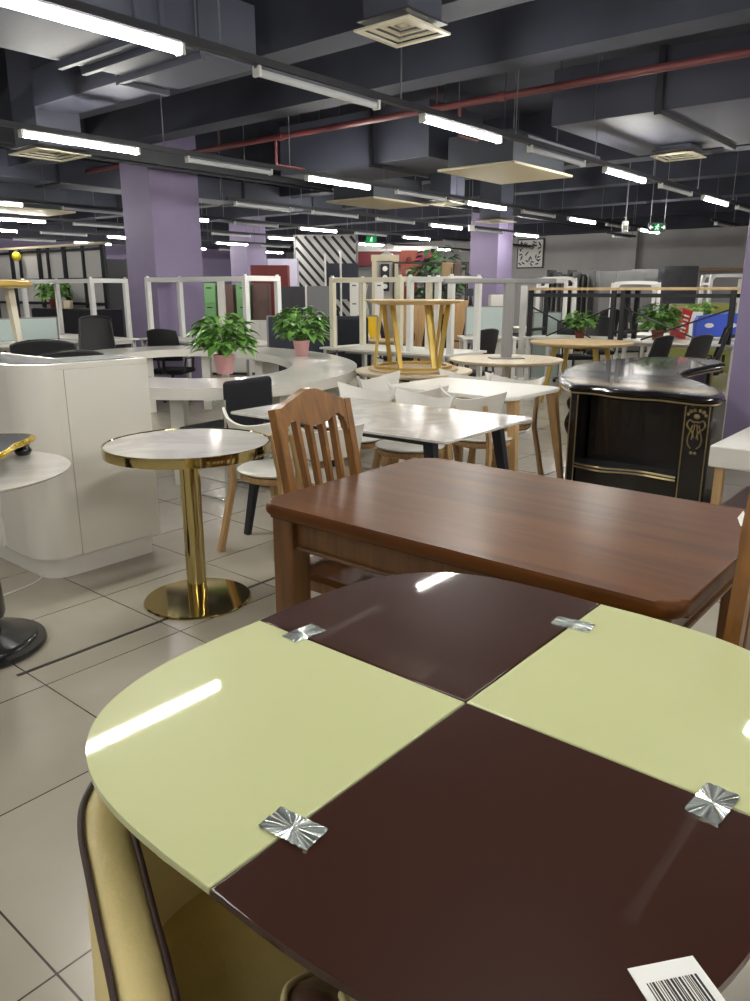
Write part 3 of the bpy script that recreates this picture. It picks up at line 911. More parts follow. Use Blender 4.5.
# ------------------------------------------------------------------ white shell chairs with beech legs
def make_white_chair(label, loc, rz, group):
    t = thing('white_shell_chair', label, 'chair', loc, rz, group)
    W = M['beech']
    def back(u, v):
        s = 2 * u - 1
        z0 = 0.595 + 0.05 * abs(s) ** 2.2
        z1 = 0.742 + 0.062 * abs(s) ** 1.7
        hw = 0.2 + 0.06 * v
        x = s * hw
        y = 0.235 + 0.02 * v - 0.125 * s * s
        return (x, y, z0 + (z1 - z0) * v)
    MB().grid(back, 20, 6, thick=0.014).build('backrest', M['white_plastic'], t, smooth=60)
    MB().lathe([(0, 0.438), (0.16, 0.438), (0.212, 0.452), (0.222, 0.462), (0.212, 0.47), (0.12, 0.462), (0, 0.458)], n=40, sx=1.04).build('seat', M['white_plastic'], t, smooth=60)
    MB().lathe([(0, 0.405), (0.19, 0.405), (0.206, 0.42), (0.206, 0.442), (0, 0.442)], n=40, sx=1.04).build('seat_ring', W, t)
    for s in (-1, 1):
        MB().bar((s * 0.15, -0.13, 0.43), (s * 0.195, -0.205, 0.0), 0.042, 0.036, 0.024, 0.024).build('front_leg', W, t)
        MB().tube([(s * 0.215, 0.265, 0.0), (s * 0.175, 0.178, 0.40), (s * 0.172, 0.185, 0.5), (s * 0.165, 0.235, 0.705)], 0.019, sect=[(-0.018, -0.014), (0.018, -0.014), (0.018, 0.014), (-0.018, 0.014)], r1=0.015).build('rear_leg', W, t, smooth=40)
    return t
def face(fx, fy):
    return math.atan2(fx, -fy)
GW = 'white shell chairs'
w0 = make_white_chair('white curved-back chair with wooden legs beside the gold pedestal table, behind the brown chair', (2.86, 3.1, 0), face(1, 0.12), GW)
for x, y, fx, fy, lb in (
        (2.95, 2.66, 1, -0.05, 'white curved-back chair whose right tip shows right of the brown chair'),
        (3.87, 3.42, -1, 0.0, 'white curved-back chair at the far side of the stone table, left one'),
        (3.87, 2.93, -1, 0.05, 'white curved-back chair at the far side of the stone table, right one'),
        (4.48, 3.24, 1, 0.05, 'white chair seen from behind at the near left side of the white wood-legged table'),
        (4.45, 2.75, 1, 0.0, 'white chair seen from behind with its seat in view beside the white wood-legged table'),
        (5.12, 3.42, -1, 0.0, 'white chair at the far side of the white wood-legged table, left one'),
        (5.12, 2.97, -1, 0.0, 'white chair at the far side of the white wood-legged table, next to the black desk'),
        (4.66, 3.70, 0.0, -1, 'white chair at the left end of the white wood-legged table')):
    dup(w0, (x, y, 0), face(fx, fy), lb, GW)

# ------------------------------------------------------------------ white table with splayed wooden legs
t = thing('white_wood_table', 'white soft-cornered table with splayed pale wooden legs before the black desk', 'table', (4.82, 3.085, 0))
MB().prism(rrect(-0.40, 0.38, -0.565, 0.51, 0.09, 6), 0.715, 0.742, bev=0.008, seg=3, soft=True).build('tabletop', M['white'], t, smooth=60)
MB().box((0, 0, 0.692), (0.5, 0.80, 0.05), bev=0.004).build('apron', M['beech'], t)
for sx in (-1, 1):
    for sy in (-1, 1):
        MB().bar((sx * 0.28, sy * 0.49 - 0.03, 0.715), (sx * 0.36, sy * 0.575 - 0.03, 0.0), 0.07, 0.06, 0.035, 0.035).build('leg', M['beech'], t)

# ------------------------------------------------------------------ black carved executive desk
t = thing('executive_desk', 'black carved executive desk with curved polished top and gilt mouldings', 'desk', (5.06, 1.945, 0))
K0 = [(0.02, 0.50), (-0.035, 0.46), (-0.02, 0.30), (-0.09, 0.12), (-0.10, -0.06), (-0.05, -0.22), (-0.09, -0.40), (-0.10, -0.56), (-0.03, -0.65), (0.18, -0.63), (0.55, -0.46), (0.9, -0.2), (1.25, 0.06), (1.7, 0.13), (2.2, 0.12), (2.75, 0.10), (3.1, 0.30), (3.2, 0.62), (2.9, 0.95), (2.3, 1.12), (1.5, 1.12), (0.85, 0.95), (0.35, 0.72), (0.12, 0.58)]
K = []
for x, y in K0:
    K.append((x * 0.88, y * (0.95 if y > 0 else 0.85)))
ko = spline(K, 6)
def inset(pts, d):
    n = len(pts)
    out = []
    for i in range(n):
        a, b = Vector(pts[i - 1]), Vector(pts[(i + 1) % n])
        e = (b - a).normalized()
        out.append((pts[i][0] - e.y * d, pts[i][1] + e.x * d))
    return out
area = sum(a[0] * b[1] - b[0] * a[1] for a, b in zip(ko, ko[1:] + ko[:1]))
SG = 1 if area > 0 else -1
MB().prism(inset(ko, SG * 0.03), 0.767, 0.79, bev=0.006, seg=2).build('desk_top', M['desk_top'], t, smooth=50)
mb = MB()
layers = [(0.0, 0.777), (-0.012, 0.764), (0.0, 0.75), (0.018, 0.74), (0.012, 0.73), (0.03, 0.72), (0.05, 0.71)]
loops = [inset(ko, SG * 0.045)] ; zs = [0.784]
for d_, z_ in [(0.02, 0.784)] + layers:
    loops.append(inset(ko, SG * d_)); zs.append(z_)
V = [[mb.bm.verts.new((x, y, z)) for x, y in lp] for lp, z in zip(loops, zs)]
for A, B in zip(V, V[1:]):
    for i in range(len(A)):
        j = (i + 1) % len(A)
        mb.bm.faces.new((A[i], A[j], B[j], B[i]))
mb.build('edge_moulding', M['black_lacquer'], t, smooth=60)
mb = MB(); mb.tube([(x, y, 0.732) for x, y in inset(ko, SG * 0.008)], 0.006, 6, closed=True); mb.build('gilt_line', M['goldtrim'], t)
body = [p for p in inset(ko, SG * 0.10)]
body = [(max(0.17, x), y) for x, y in body]
MB().prism(body, 0.05, 0.735).build('desk_body', M['black_lacquer'], t, smooth=30)
# end face: two pilasters framing a recess
for y0, y1, nm in ((-0.53, -0.34, 'pilaster'), (0.385, 0.45, 'pilaster')):
    yc, wy = (y0 + y1) / 2, y1 - y0
    p = MB().box((0.13, yc, 0.372), (0.27, wy, 0.74), bev=0.012, seg=3).build(nm, M['black_lacquer'], t)
    for yy in (yc - wy * 0.40, yc + wy * 0.40):
        MB().box((-0.007, yy, 0.372), (0.010, 0.008, 0.69), bev=0.003).build('gilt_bead', M['goldtrim'], p)
    if wy < 0.1:
        continue
    c = MB()
    rot = Matrix.Identity(4)
    k = wy / 0.2
    for s in (-1, 1):
        for i, (dy, dz, rr) in enumerate(((0.018, 0.64, 0.012), (0.042, 0.632, 0.013), (0.058, 0.612, 0.011))):
            c.ball((-0.008, yc + s * dy * k, dz), rr, 0.6, k, 1)
        c.tube([(-0.01, yc + s * k * a, b) for a, b in spline([(0.012, 0.56), (0.045, 0.575), (0.06, 0.545), (0.045, 0.52), (0.02, 0.50), (0.012, 0.46)], 4, closed=False)], 0.006, 6)
        c.tube([(-0.01, yc + s * k * a, b) for a, b in spline([(0.02, 0.545), (0.034, 0.50), (0.046, 0.455), (0.04, 0.415), (0.018, 0.39)], 4, closed=False)], 0.005, 6)
        c.tube([(-0.01, yc + s * k * a, b) for a, b in spline([(0.006, 0.55), (0.014, 0.50), (0.022, 0.45)], 4, closed=False)], 0.004, 6)
        c.ball((-0.008, yc + s * k * 0.014, 0.36), 0.012, 0.5, k, 0.9)
    c.ball((-0.008, yc, 0.60), 0.022, 0.5, k, 0.8)
    c.ball((-0.008, yc, 0.565), 0.012, 0.5, 3 * k, 0.5)
    for v in c.bm.verts:
        v.co.z += 0.045
    c.build('gilt_carving', M['goldtrim'], p, smooth=60)
c = MB()      # carved scroll bracket on the left corner, seen in profile
c.tube([(0.03, 0.415 + a, b) for a, b in spline([(0.02, 0.69), (0.055, 0.66), (0.045, 0.62), (0.02, 0.60), (0.05, 0.56), (0.07, 0.50), (0.05, 0.44), (0.02, 0.42), (0.035, 0.38)], 5, closed=False)], 0.022, 8, r1=0.012)
for a, b, r_ in ((0.03, 0.665, 0.03), (0.05, 0.51, 0.032), (0.03, 0.43, 0.024)):
    c.ball((0.03, 0.415 + a, b), r_)
c.build('scroll_bracket', M['black_lacquer'], t, smooth=60)
sh = spline([(-0.02, 0.385), (-0.05, 0.26), (-0.06, 0.15), (-0.01, 0.02), (0.015, -0.1), (0.0, -0.24), (-0.01, -0.34)], 6, closed=False)
shp = sh + [(0.24, -0.34), (0.24, 0.385)]
MB().prism(shp, 0.205, 0.235, bev=0.008, seg=3).build('foot_shelf', M['desk_top'], t, smooth=50)
for z in (0.228, 0.205):
    MB().tube([(x - 0.004, y, z) for x, y in sh], 0.006, 6).build('gilt_line', M['goldtrim'], t)
MB().prism([(x + 0.03, y) for x, y in sh] + [(0.24, -0.34), (0.24, 0.385)], 0.04, 0.205).build('shelf_box', M['black_lacquer'], t)
MB().prism([(max(0.06, x), y) for x, y in inset(ko, SG * 0.12)], 0.0, 0.05).build('plinth', M['black_lacquer'], t)
for x, y in ((0.42, -0.345), (0.86, -0.03), (2.3, 0.17)):
    MB().tube([(x, y, 0.06), (x, y, 0.70)], 0.014, 8).build('gilt_bead', M['goldtrim'], t)

# ------------------------------------------------------------------ white box bench, right edge
t = thing('white_box_table', 'white thick-topped low table with wooden legs right of the black desk', 'table', (5.12, 0.83, 0))
MB().box((0, 0, 0.49), (1.0, 0.92, 0.13), bev=0.012, seg=3).build('top_box', M['white'], t)
for sx in (-1, 1):
    for sy in (-1, 1):
        MB().box((sx * 0.45, sy * 0.40, 0.215), (0.05, 0.05, 0.43), bev=0.004).build('leg', M['beech'], t)
MB().box((0, 0, 0.14), (0.9, 0.82, 0.03), bev=0.004).build('lower_shelf', M['brownpanel'], t)

# ------------------------------------------------------------------ ring-shaped conference table
t = thing('ring_conference_table', 'white ring-shaped conference table with hollow centre carrying two potted plants', 'table', (4.75, 6.3, 0), math.atan2(0.87, 0.5))
oo = circle(1, 72, 0, 0, 2.3, 1.52)
ii = [(x * (2.3 - 0.66) / 2.3, y * (1.52 - 0.62) / 1.52) for x, y in oo]
MB().band(oo, ii, 0.665, 0.75).build('tabletop', M['white_gloss'], t, smooth=30)
for i in range(10):
    a = 2 * PI * (i + 0.5) / 10
    x, y = 1.97 * math.cos(a), 1.21 * math.sin(a)
    MB().box((x, y, 0.333), (0.10, 0.42, 0.665), rz=math.atan2(y, x) + PI / 2, bev=0.004).build('panel_leg', M['white'], t)

# ------------------------------------------------------------------ potted plants
def leaf(mb, base, d, size, rnd, droop=0.5):
    d = Vector(d).normalized()
    side = d.cross(Vector((0, 0, 1)))
    side = side.normalized() if side.length > 1e-3 else Vector((1, 0, 0))
    up = side.cross(d).normalized()
    L, W = size, size * 0.36
    mid = []
    for k in range(4):
        f = k / 3
        mid.append(base + d * (L * f) - Vector((0, 0, 1)) * (droop * L * f * f))
    ws = (0.35, 1.0, 0.75, 0.0)
    vs = []
    for k in range(4):
        w_ = W * ws[k]
        lift = up * (w_ * 0.35)
        if k == 3:
            vs.append([mb.bm.verts.new(mid[k])])
        else:
            vs.append([mb.bm.verts.new(mid[k] - side * w_ + lift), mb.bm.verts.new(mid[k]), mb.bm.verts.new(mid[k] + side * w_ + lift)])
    for k in range(3):
        A, B = vs[k], vs[k + 1]
        if len(B) == 3:
            mb.bm.faces.new((A[0], A[1], B[1], B[0])); mb.bm.faces.new((A[1], A[2], B[2], B[1]))
        else:
            mb.bm.faces.new((A[0], A[1], B[0])); mb.bm.faces.new((A[1], A[2], B[0]))

def plant(name, label, loc, pot_r, pot_h, spread, height, n, pot_m, leaf_m, seed, size=0.1, group=None):
    rnd = random.Random(seed)
    t = thing(name, label, 'plant', loc, 0, group)
    MB().lathe([(0, 0), (pot_r * 0.74, 0), (pot_r * 0.98, pot_h * 0.92), (pot_r * 1.04, pot_h * 0.93), (pot_r * 1.04, pot_h), (pot_r * 0.93, pot_h), (pot_r * 0.9, pot_h * 0.88), (0, pot_h * 0.88)], n=24).build('pot', pot_m, t, smooth=40)
    MB().lathe([(0, pot_h * 0.89), (pot_r * 0.9, pot_h * 0.89)], n=18).build('soil', M['soil'], t)
    lv, st = MB(), MB()
    for i in range(n):
        a = rnd.uniform(0, 2 * PI)
        r_ = spread * math.sqrt(rnd.random()) * 0.8
        hh = pot_h + height * (rnd.uniform(0.12, 1.0)) * (1 - 0.45 * (r_ / spread) ** 2)
        p0 = Vector((rnd.uniform(-1, 1) * pot_r * 0.4, rnd.uniform(-1, 1) * pot_r * 0.4, pot_h * 0.88))
        p = Vector((r_ * math.cos(a), r_ * math.sin(a), hh))
        mid = (p0 + p) / 2 + Vector((0, 0, 0.12 * height))
        if i % 2 == 0:
            st.tube([p0, mid, p], 0.003, 4)
        d = Vector((math.cos(a + rnd.uniform(-0.6, 0.6)), math.sin(a + rnd.uniform(-0.6, 0.6)), rnd.uniform(-0.15, 0.55)))
        leaf(lv, p, d, size * rnd.uniform(0.7, 1.25), rnd, rnd.uniform(0.25, 0.7))
    st.build('stems', leaf_m, t)
    lv.build('foliage', leaf_m, t, smooth=0)
    return t
plant('potted_plant', 'leafy green plant in a pink pot on the near band of the ring table', (4.16, 5.12, 0.75), 0.09, 0.16, 0.26, 0.33, 190, M['pink_pot'], M['leaf'], 11, 0.115)
plant('potted_plant', 'bushy green plant in a pink pot on the far right band of the ring table', (5.9, 5.95, 0.75), 0.09, 0.16, 0.29, 0.37, 210, M['pink_pot'], M['leaf'], 12, 0.11)

# ------------------------------------------------------------------ black sled-base visitor chair
t = thing('visitor_chair', 'black padded chair with chrome sled legs at the near side of the ring table', 'chair', (3.50, 4.12, 0), PI + R(6))
MB().box((0, 0.05, 0.66), (0.46, 0.06, 0.36), bev=0.028, seg=4, rot=Matrix.Translation((0, 0, 0))).build('backrest', M['black_fabric'], t, smooth=60)
MB().box((0, -0.22, 0.45), (0.46, 0.46, 0.07), bev=0.03, seg=4).build('seat', M['black_fabric'], t, smooth=60)
for s in (-1, 1):
    MB().tube(spline([(s * 0.235, 0.05, 0.72), (s * 0.235, 0.045, 0.5), (s * 0.235, 0.03, 0.2), (s * 0.235, 0.02, 0.03), (s * 0.235, -0.04, 0.011), (s * 0.235, -0.38, 0.011), (s * 0.235, -0.42, 0.04), (s * 0.235, -0.42, 0.42)], 6, closed=False), 0.011, 10).build('sled_leg', M['chrome'], t, smooth=60)
MB().tube([(-0.235, -0.4, 0.42), (0.235, -0.4, 0.42)], 0.01, 8).tube([(-0.235, 0.04, 0.42), (0.235, 0.04, 0.42)], 0.01, 8).build('cross_bar', M['chrome'], t)

# ------------------------------------------------------------------ round oak tables
def round_table(label, loc, r, z, leg_m, kind, rz=0.3, top_m='oak'):
    t = thing('round_oak_table', label, 'table', loc, rz)
    MB().lathe([(0, z - 0.04), (r * 0.93, z - 0.04), (r * 0.99, z - 0.022), (r, z - 0.006), (r * 0.995, z), (0, z)], n=56).build('tabletop', M[top_m], t, smooth=40)
    if kind == 'splay':
        for i in range(4):
            a = PI / 4 + i * PI / 2
            c, s = math.cos(a), math.sin(a)
            MB().bar((c * r * 0.55, s * r * 0.55, z - 0.03), (c * r * 0.8, s * r * 0.8, 0), 0.06, 0.06, 0.034, 0.034).build('leg', leg_m, t)
        MB().lathe([(r * 0.5, z - 0.07), (r * 0.62, z - 0.07), (r * 0.62, z - 0.03), (r * 0.5, z - 0.03), (r * 0.5, z - 0.07)], n=32).build('apron', leg_m, t)
    else:
        MB().lathe([(0, 0), (0.24, 0), (0.24, 0.01), (0.05, 0.03), (0.035, 0.06), (0.035, z - 0.08), (0.1, z - 0.03), (0, z - 0.03)], n=32).build('pedestal', leg_m, t)
    return t
round_table('round pale oak table carrying the gold-legged oak table', (5.46, 4.1, 0), 0.52, 0.75, M['white_metal'], 'pedestal', top_m='pale_oak')
round_table('round pale oak table carrying the grey desk leg', (6.98, 4.05, 0), 0.58, 0.75, M['white_metal'], 'pedestal', top_m='pale_oak')
round_table('round oak table with gold splayed legs behind the black desk', (9.55, 4.42, 0), 0.66, 0.78, M['goldpaint'], 'splay', 0.15)
# the oak table with gold V legs standing on the first one
t = thing('gold_leg_oak_table', 'round oak table on gold V-shaped legs and ring base, stacked on another table', 'table', (5.44, 4.09, 0.75), R(-50.2))
MB().lathe([(0, 0.562), (0.3, 0.562), (0.39, 0.575), (0.425, 0.59), (0.432, 0.597), (0.428, 0.602), (0, 0.602)], n=56).build('tabletop', M['oak'], t, smooth=50)
MB().lathe([(0, 0), (0.39, 0), (0.4, 0.01), (0.395, 0.025), (0, 0.025)], n=56).build('lower_disc', M['oak'], t)
MB().lathe([(0.30, 0.026), (0.345, 0.026), (0.345, 0.046), (0.30, 0.046), (0.30, 0.026)], n=56).build('base_ring', M['goldpaint'], t)
for (x0, y0), (x1, y1) in (((-0.28, 0.0), (-0.325, -0.03)), ((-0.26, 0.04), (-0.19, 0.265)), ((-0.195, -0.1), (-0.115, -0.305)), ((0.105, -0.1), (0.15, -0.29)), ((0.14, 0.06), (0.17, -0.275)), ((0.30, 0.02), (0.19, -0.265)), ((0.25, 0.12), (0.2, 0.26))):
    MB().bar((x0, y0, 0.563), (x1 * 1.06, y1 * 1.02, 0.04), 0.04, 0.03, 0.036, 0.026).build('leg', M['goldpaint'], t)
# grey T-leg standing upside down on the second one
t = thing('upturned_desk_stand', 'grey steel T-shaped desk leg upturned on a round oak table', 'desk leg', (6.98, 4.05, 0.75), R(-45))
MB().box((0, 0, 0.375), (0.1, 0.07, 0.75), bev=0.006).build('post', M['grey_metal'], t)
MB().box((0, 0, 0.006), (0.34, 0.2, 0.012), bev=0.003).build('mounting_plate', M['grey_metal'], t)
MB().box((-0.1, 0, 0.77), (1.15, 0.08, 0.05), bev=0.012, seg=3).build('foot_bar', M['grey_metal'], t)
MB().box((0.45, 0.22, 0.77), (0.5, 0.07, 0.04), rz=R(35), bev=0.012, seg=3).build('foot_bar', M['white_metal'], t)
for x in (-0.6, 0.36):
    MB().lathe([(0, 0.79), (0.022, 0.79), (0.018, 0.812), (0, 0.812)], (x, 0, 0), 12).build('levelling_foot', M['lampend'], t)
# ------------------------------------------------------------------ office furniture builders
def make_office_chair(label, loc, rz, top, group, width=0.46):
    """swivel chair, front faces -Y"""
    t = thing('office_chair', label, 'chair', loc, rz, group)
    h = top
    w = width
    def back(u, v):
        s = 2 * u - 1
        return (s * w / 2 * (1 - 0.12 * v), 0.20 + 0.10 * v - 0.05 * s * s, h - 0.46 + 0.46 * v - 0.03 * s * s * v)
    MB().grid(back, 10, 6, thick=0.012).build('mesh_back', M['mesh'], t, smooth=60)
    rim = [back(0, i / 6) for i in range(7)] + [back(i / 10, 1) for i in range(1, 10)] + [back(1, 1 - i / 6) for i in range(7)] + [back(1 - i / 10, 0) for i in range(1, 10)]
    MB().tube(rim, 0.014, 6, closed=True).build('back_frame', M['black_plastic'], t, smooth=60)
    MB().box((0, -0.02, 0.46), (w + 0.02, 0.46, 0.075), bev=0.03, seg=3).build('seat', M['black_fabric'], t, smooth=60)
    MB().tube([(0, 0.1, 0.43), (0, 0.25, 0.45), (0, 0.25, h - 0.4)], 0.022, 6).build('back_bracket', M['black_plastic'], t)
    MB().lathe([(0, 0.09), (0.03, 0.09), (0.03, 0.25), (0.022, 0.25), (0.022, 0.43), (0, 0.43)], n=14).build('gas_column', M['black_plastic'], t)
    b = MB()
    for i in range(5):
        a = 2 * PI * i / 5 + 0.3
        b.bar((0, 0, 0.1), (0.28 * math.cos(a), 0.28 * math.sin(a), 0.07), 0.05, 0.035, 0.03, 0.025)
    b.build('star_base', M['black_plastic'], t)
    for i in range(5):
        a = 2 * PI * i / 5 + 0.3
        MB().ball((0.28 * math.cos(a), 0.28 * math.sin(a), 0.03), 0.03, 1, 1, 1, 10, 6).build('caster', M['black_plastic'], t)
    for s in (-1, 1):
        MB().tube([(s * (w / 2 + 0.02), 0.16, 0.47), (s * (w / 2 + 0.035), 0.12, 0.66), (s * (w / 2 + 0.035), -0.12, 0.66), (s * (w / 2 + 0.02), -0.12, 0.46)], 0.015, 6).build('armrest', M['black_plastic'], t)
    return t

def office_desk(label, loc, rz, L, W, m='white', group=None, z=0.75):
    t = thing('office_desk', label, 'desk', loc, rz, group)
    MB().box((0, 0, z - 0.0125), (L, W, 0.025), bev=0.003).build('desktop', M[m], t)
    MB().box((0, 0, z - 0.06), (L - 0.12, 0.03, 0.07)).build('beam', M['white_metal'], t)
    for s in (-1, 1):
        MB().bar((s * (L / 2 - 0.06), -W / 2 + 0.06, 0), (s * (L / 2 - 0.06), -W / 2 + 0.06, z - 0.025), 0.05).build('leg', M['white_metal'], t)
        MB().bar((s * (L / 2 - 0.06), W / 2 - 0.06, 0), (s * (L / 2 - 0.06), W / 2 - 0.06, z - 0.025), 0.05).build('leg', M['white_metal'], t)
        MB().box((s * (L / 2 - 0.06), 0, z - 0.05), (0.05, W - 0.1, 0.045)).build('side_rail', M['white_metal'], t)
    return t

def divider(label, loc, rz, L, H_, m='frost', group=None):
    t = thing('desk_divider', label, 'divider', loc, rz, group)
    MB().box((0, 0, H_ / 2 + 0.01), (L - 0.02, 0.012, H_ - 0.02), bev=0.002).build('panel', M[m], t)
    for s in (-1, 1):
        MB().box((s * L / 2, 0, H_ / 2), (0.022, 0.03, H_), bev=0.003).build('end_post', M['grey_metal'], t)
    MB().box((0, 0, H_), (L, 0.022, 0.018), bev=0.003).build('top_rail', M['grey_metal'], t)
    return t

def steel_frame(label, loc, rz, L, W, H_, m, group=None, w=0.05):
    """bare desk frame without a top"""
    t = thing('bare_desk', label, 'desk frame', loc, rz, group)
    for sx in (-1, 1):
        for sy in (-1, 1):
            MB().bar((sx * (L / 2 - w / 2), sy * (W / 2 - w / 2), 0), (sx * (L / 2 - w / 2), sy * (W / 2 - w / 2), H_ - w), w).build('leg', M[m], t)
            MB().lathe([(0, -0.0), (w * 0.35, 0.0), (w * 0.35, 0.02), (0, 0.02)], (sx * (L / 2 - w / 2), sy * (W / 2 - w / 2), H_), 10).build('foot', M['lampend'], t)
        MB().box((sx * (L / 2 - w / 2), 0, H_ - w / 2), (w, W, w), bev=0.006).build('end_rail', M[m], t)
    for sy in (-1, 1):
        MB().box((0, sy * (W / 2 - w / 2), H_ - w / 2), (L - 2 * w, w * 0.9, w * 0.8), bev=0.004).build('long_rail', M[m], t)
    return t

VIEW = R(-50.2)
def boxcab(name, label, cat, loc, rz, w, d, h, m, doors=1, rows=1, slots=False, knob='black', group=None, door_m=None):
    """cabinet: carcass, doors or drawers on the front (-Y), plinth"""
    t = thing(name, label, cat, loc, rz, group)
    MB().box((0, 0.01, h / 2 + 0.02), (w, d - 0.02, h - 0.04), bev=0.004).build('carcass', M[m], t)
    MB().box((0, 0.03, 0.02), (w - 0.04, d - 0.08, 0.04)).build('plinth', M['darkgrey'], t)
    dw, dh = w / doors, (h - 0.06) / rows
    for i in range(doors):
        for j in range(rows):
            x = -w / 2 + dw * (i + 0.5)
            z = 0.05 + dh * (j + 0.5)
            f = MB().box((x, -d / 2 - 0.001, z), (dw - 0.008, 0.016, dh - 0.008), bev=0.003).build('door' if rows == 1 else 'drawer', M[door_m or m], t)
            if slots:
                MB().box((x, -d / 2 - 0.011, z + dh * 0.3), (dw * 0.45, 0.006, dh * 0.06)).build('slot', M[knob], f)
            else:
                MB().box((x + dw * 0.36, -d / 2 - 0.016, z), (0.014, 0.02, min(0.12, dh * 0.4))).build('handle', M[knob], f)
    return t

# ------------------------------------------------------------------ behind the reception counter
oc = make_office_chair('black mesh office chair directly behind the white counter, left one', (2.72, 5.33, 0), R(150), 1.10, 'office chairs', 0.44)
def chair(label, xy, rz, zscale=1.0):
    o = dup(oc, (xy[0], xy[1], 0), rz, label, 'office chairs')
    o.scale = (1, 1, zscale)
    return o
chair('black mesh office chair directly behind the white counter, right one', (2.52, 4.75), R(165), 0.97)
chair('black high-backed office chair between the counter and the nearest purple column', (5.4, 9.2), R(-30), 1.0)
boxcab('side_cabinet', 'low white cabinet behind the counter under a small oak table', 'cabinet', (2.47, 5.68, 0), R(-90), 0.56, 0.5, 0.75, 'white', 2)
t = thing('small_oak_table', 'small round oak table with white legs at the left photo edge, above the counter', 'table', (2.47, 5.68, 0.75), R(10))
MB().lathe([(0, 0.695), (0.30, 0.695), (0.325, 0.705), (0.34, 0.725), (0.335, 0.75), (0, 0.75)], n=48).build('tabletop', M['oak'], t, smooth=50)
MB().lathe([(0.33, 0.70), (0.346, 0.715), (0.346, 0.735), (0.33, 0.745)], n=48).build('gold_edge', M['goldpaint'], t)
for i in range(4):
    a = R(45) + i * PI / 2
    MB().bar((0.19 * math.cos(a), 0.19 * math.sin(a), 0.70), (0.235 * math.cos(a), 0.235 * math.sin(a), 0.0), 0.05, 0.05, 0.032, 0.032).build('leg', M['cream_metal'], t)
office_desk('white desk with a frosted divider at the far left, behind the counter chairs', (4.5, 10.35, 0), R(0), 2.3, 0.8, 'white')
divider('frosted glass divider on the far left white desk', (4.5, 10.55, 0.75), R(0), 2.2, 0.31)
t = boxcab('sideboard', 'long black sideboard below the white panelled screen at far left', 'sideboard', (6.96, 12.45, 0), R(-90), 2.2, 0.42, 1.13, 'black', 4)
plant('potted_plant', 'small green plant in a terracotta pot on the black sideboard', (6.96, 13.1, 1.13), 0.10, 0.15, 0.30, 0.34, 130, M['clay_pot'], M['leaf'], 21, 0.12)
for i, (y, lb) in enumerate(((12.55, 'right'), (12.8, 'left'))):
    t = thing('cream_box', f'small cream box on the black sideboard at far left, {lb} one', 'box', (6.9, y, 1.13), R(-60), 'cream boxes')
    MB().box((0, 0, 0.06), (0.12, 0.1, 0.12), bev=0.004).build('carton', M['beige'], t)
    MB().box((0, 0, 0.125), (0.125, 0.105, 0.02), bev=0.003).build('lid', M['beige'], t)
# white panelled screen in a black grid
t = thing('folding_screen', 'tall screen of white panels in a black metal grid at far left', 'screen', (7.38, 14.55, 0), R(-88))
MB().box((0, 0.02, 1.1), (4.6, 0.02, 2.1)).build('white_panels', M['whitewall'], t)
for i, x in enumerate((-2.3, -1.75, -1.5, -0.75, -0.45, 0.25, 0.55, 1.1, 1.7, 2.3)):
    w_ = 0.10 if i % 2 else 0.055
    MB().box((x, 0, 1.09), (w_, 0.05, 2.18)).build('upright', M['black'], t)
for z in (0.15, 0.7, 1.2, 1.62, 2.12):
    MB().box((0, -0.002, z), (4.6, 0.04, 0.045)).build('crossbar', M['black'], t)
MB().bar((0.6, -0.03, 1.0), (1.1, -0.03, 1.6), 0.02).build('brace', M['black'], t)
MB().box((0, 0, 2.2), (4.7, 0.12, 0.04)).build('top_cap', M['beige'], t)
t = thing('globe_light', 'small yellow globe fixed at the top of the white panelled screen', 'globe', (7.25, 14.9, 2.05), 0)
MB().ball((0, 0, 0), 0.085, u=16, v=12).build('globe', M['yellowlamp'], t, smooth=80)
MB().tube([(0, 0, 0.07), (0.06, 0, 0.1)], 0.02, 8).build('mount', M['black'], t)
boxcab('tall_cabinet', 'tall dark grey cabinet left of the nearest purple column', 'cabinet', (8.65, 13.68, 0), VIEW, 0.42, 0.4, 2.0, 'darkgrey', 1)
t = thing('display_board', 'white display board standing left of the tall dark grey cabinet', 'board', (8.38, 14.16, 0), VIEW)
MB().box((0, 0, 1.1), (0.36, 0.04, 2.06), bev=0.004).build('board', M['white'], t)
for s in (-1, 1):
    MB().box((s * 0.13, 0, 0.04), (0.04, 0.4, 0.08)).build('foot', M['grey_metal'], t)

# ------------------------------------------------------------------ white steel frames on desks, left of centre
office_desk('white desk carrying the long bare white frame before the nearest purple column', (6.98, 8.78, 0), R(90), 2.45, 0.9, 'white')
steel_frame('long bare white steel desk frame standing on a desk before the nearest purple column', (6.95, 8.78, 0.75), R(90), 2.2, 0.62, 0.86, 'white_metal', 'bare desk frames', 0.065)
office_desk('white desk left of the nearest purple column, further along the same run', (6.15, 11.05, 0), R(90), 2.2, 0.75, 'white')
steel_frame('bare white steel desk frame on the desk left of the nearest purple column', (6.15, 11.0, 0.75), R(90), 2.0, 0.6, 0.84, 'white_metal', 'bare desk frames', 0.06)
chair('black mesh chair before the purple column, beside the ring table', (6.12, 8.62), R(120), 0.86)
boxcab('tower_stand', 'narrow white post cabinet behind the long white frame', 'cabinet', (7.72, 9.49, 0), VIEW, 0.10, 0.12, 1.62, 'white', 1)

# cream and white frames, centre
office_desk('cream desk under the cream steel frame behind the gold-legged oak table', (7.35, 5.72, 0), R(90), 1.9, 0.85, 'white')
steel_frame('bare cream steel desk frame above the desk at the centre', (7.3, 6.0, 0.75), R(90), 1.1, 0.62, 0.83, 'cream_metal', 'bare desk frames', 0.06)
steel_frame('bare white steel desk frame right of the cream one at the centre', (7.35, 5.1, 0.75), R(90), 0.62, 0.6, 0.83, 'white_metal', 'bare desk frames', 0.06)

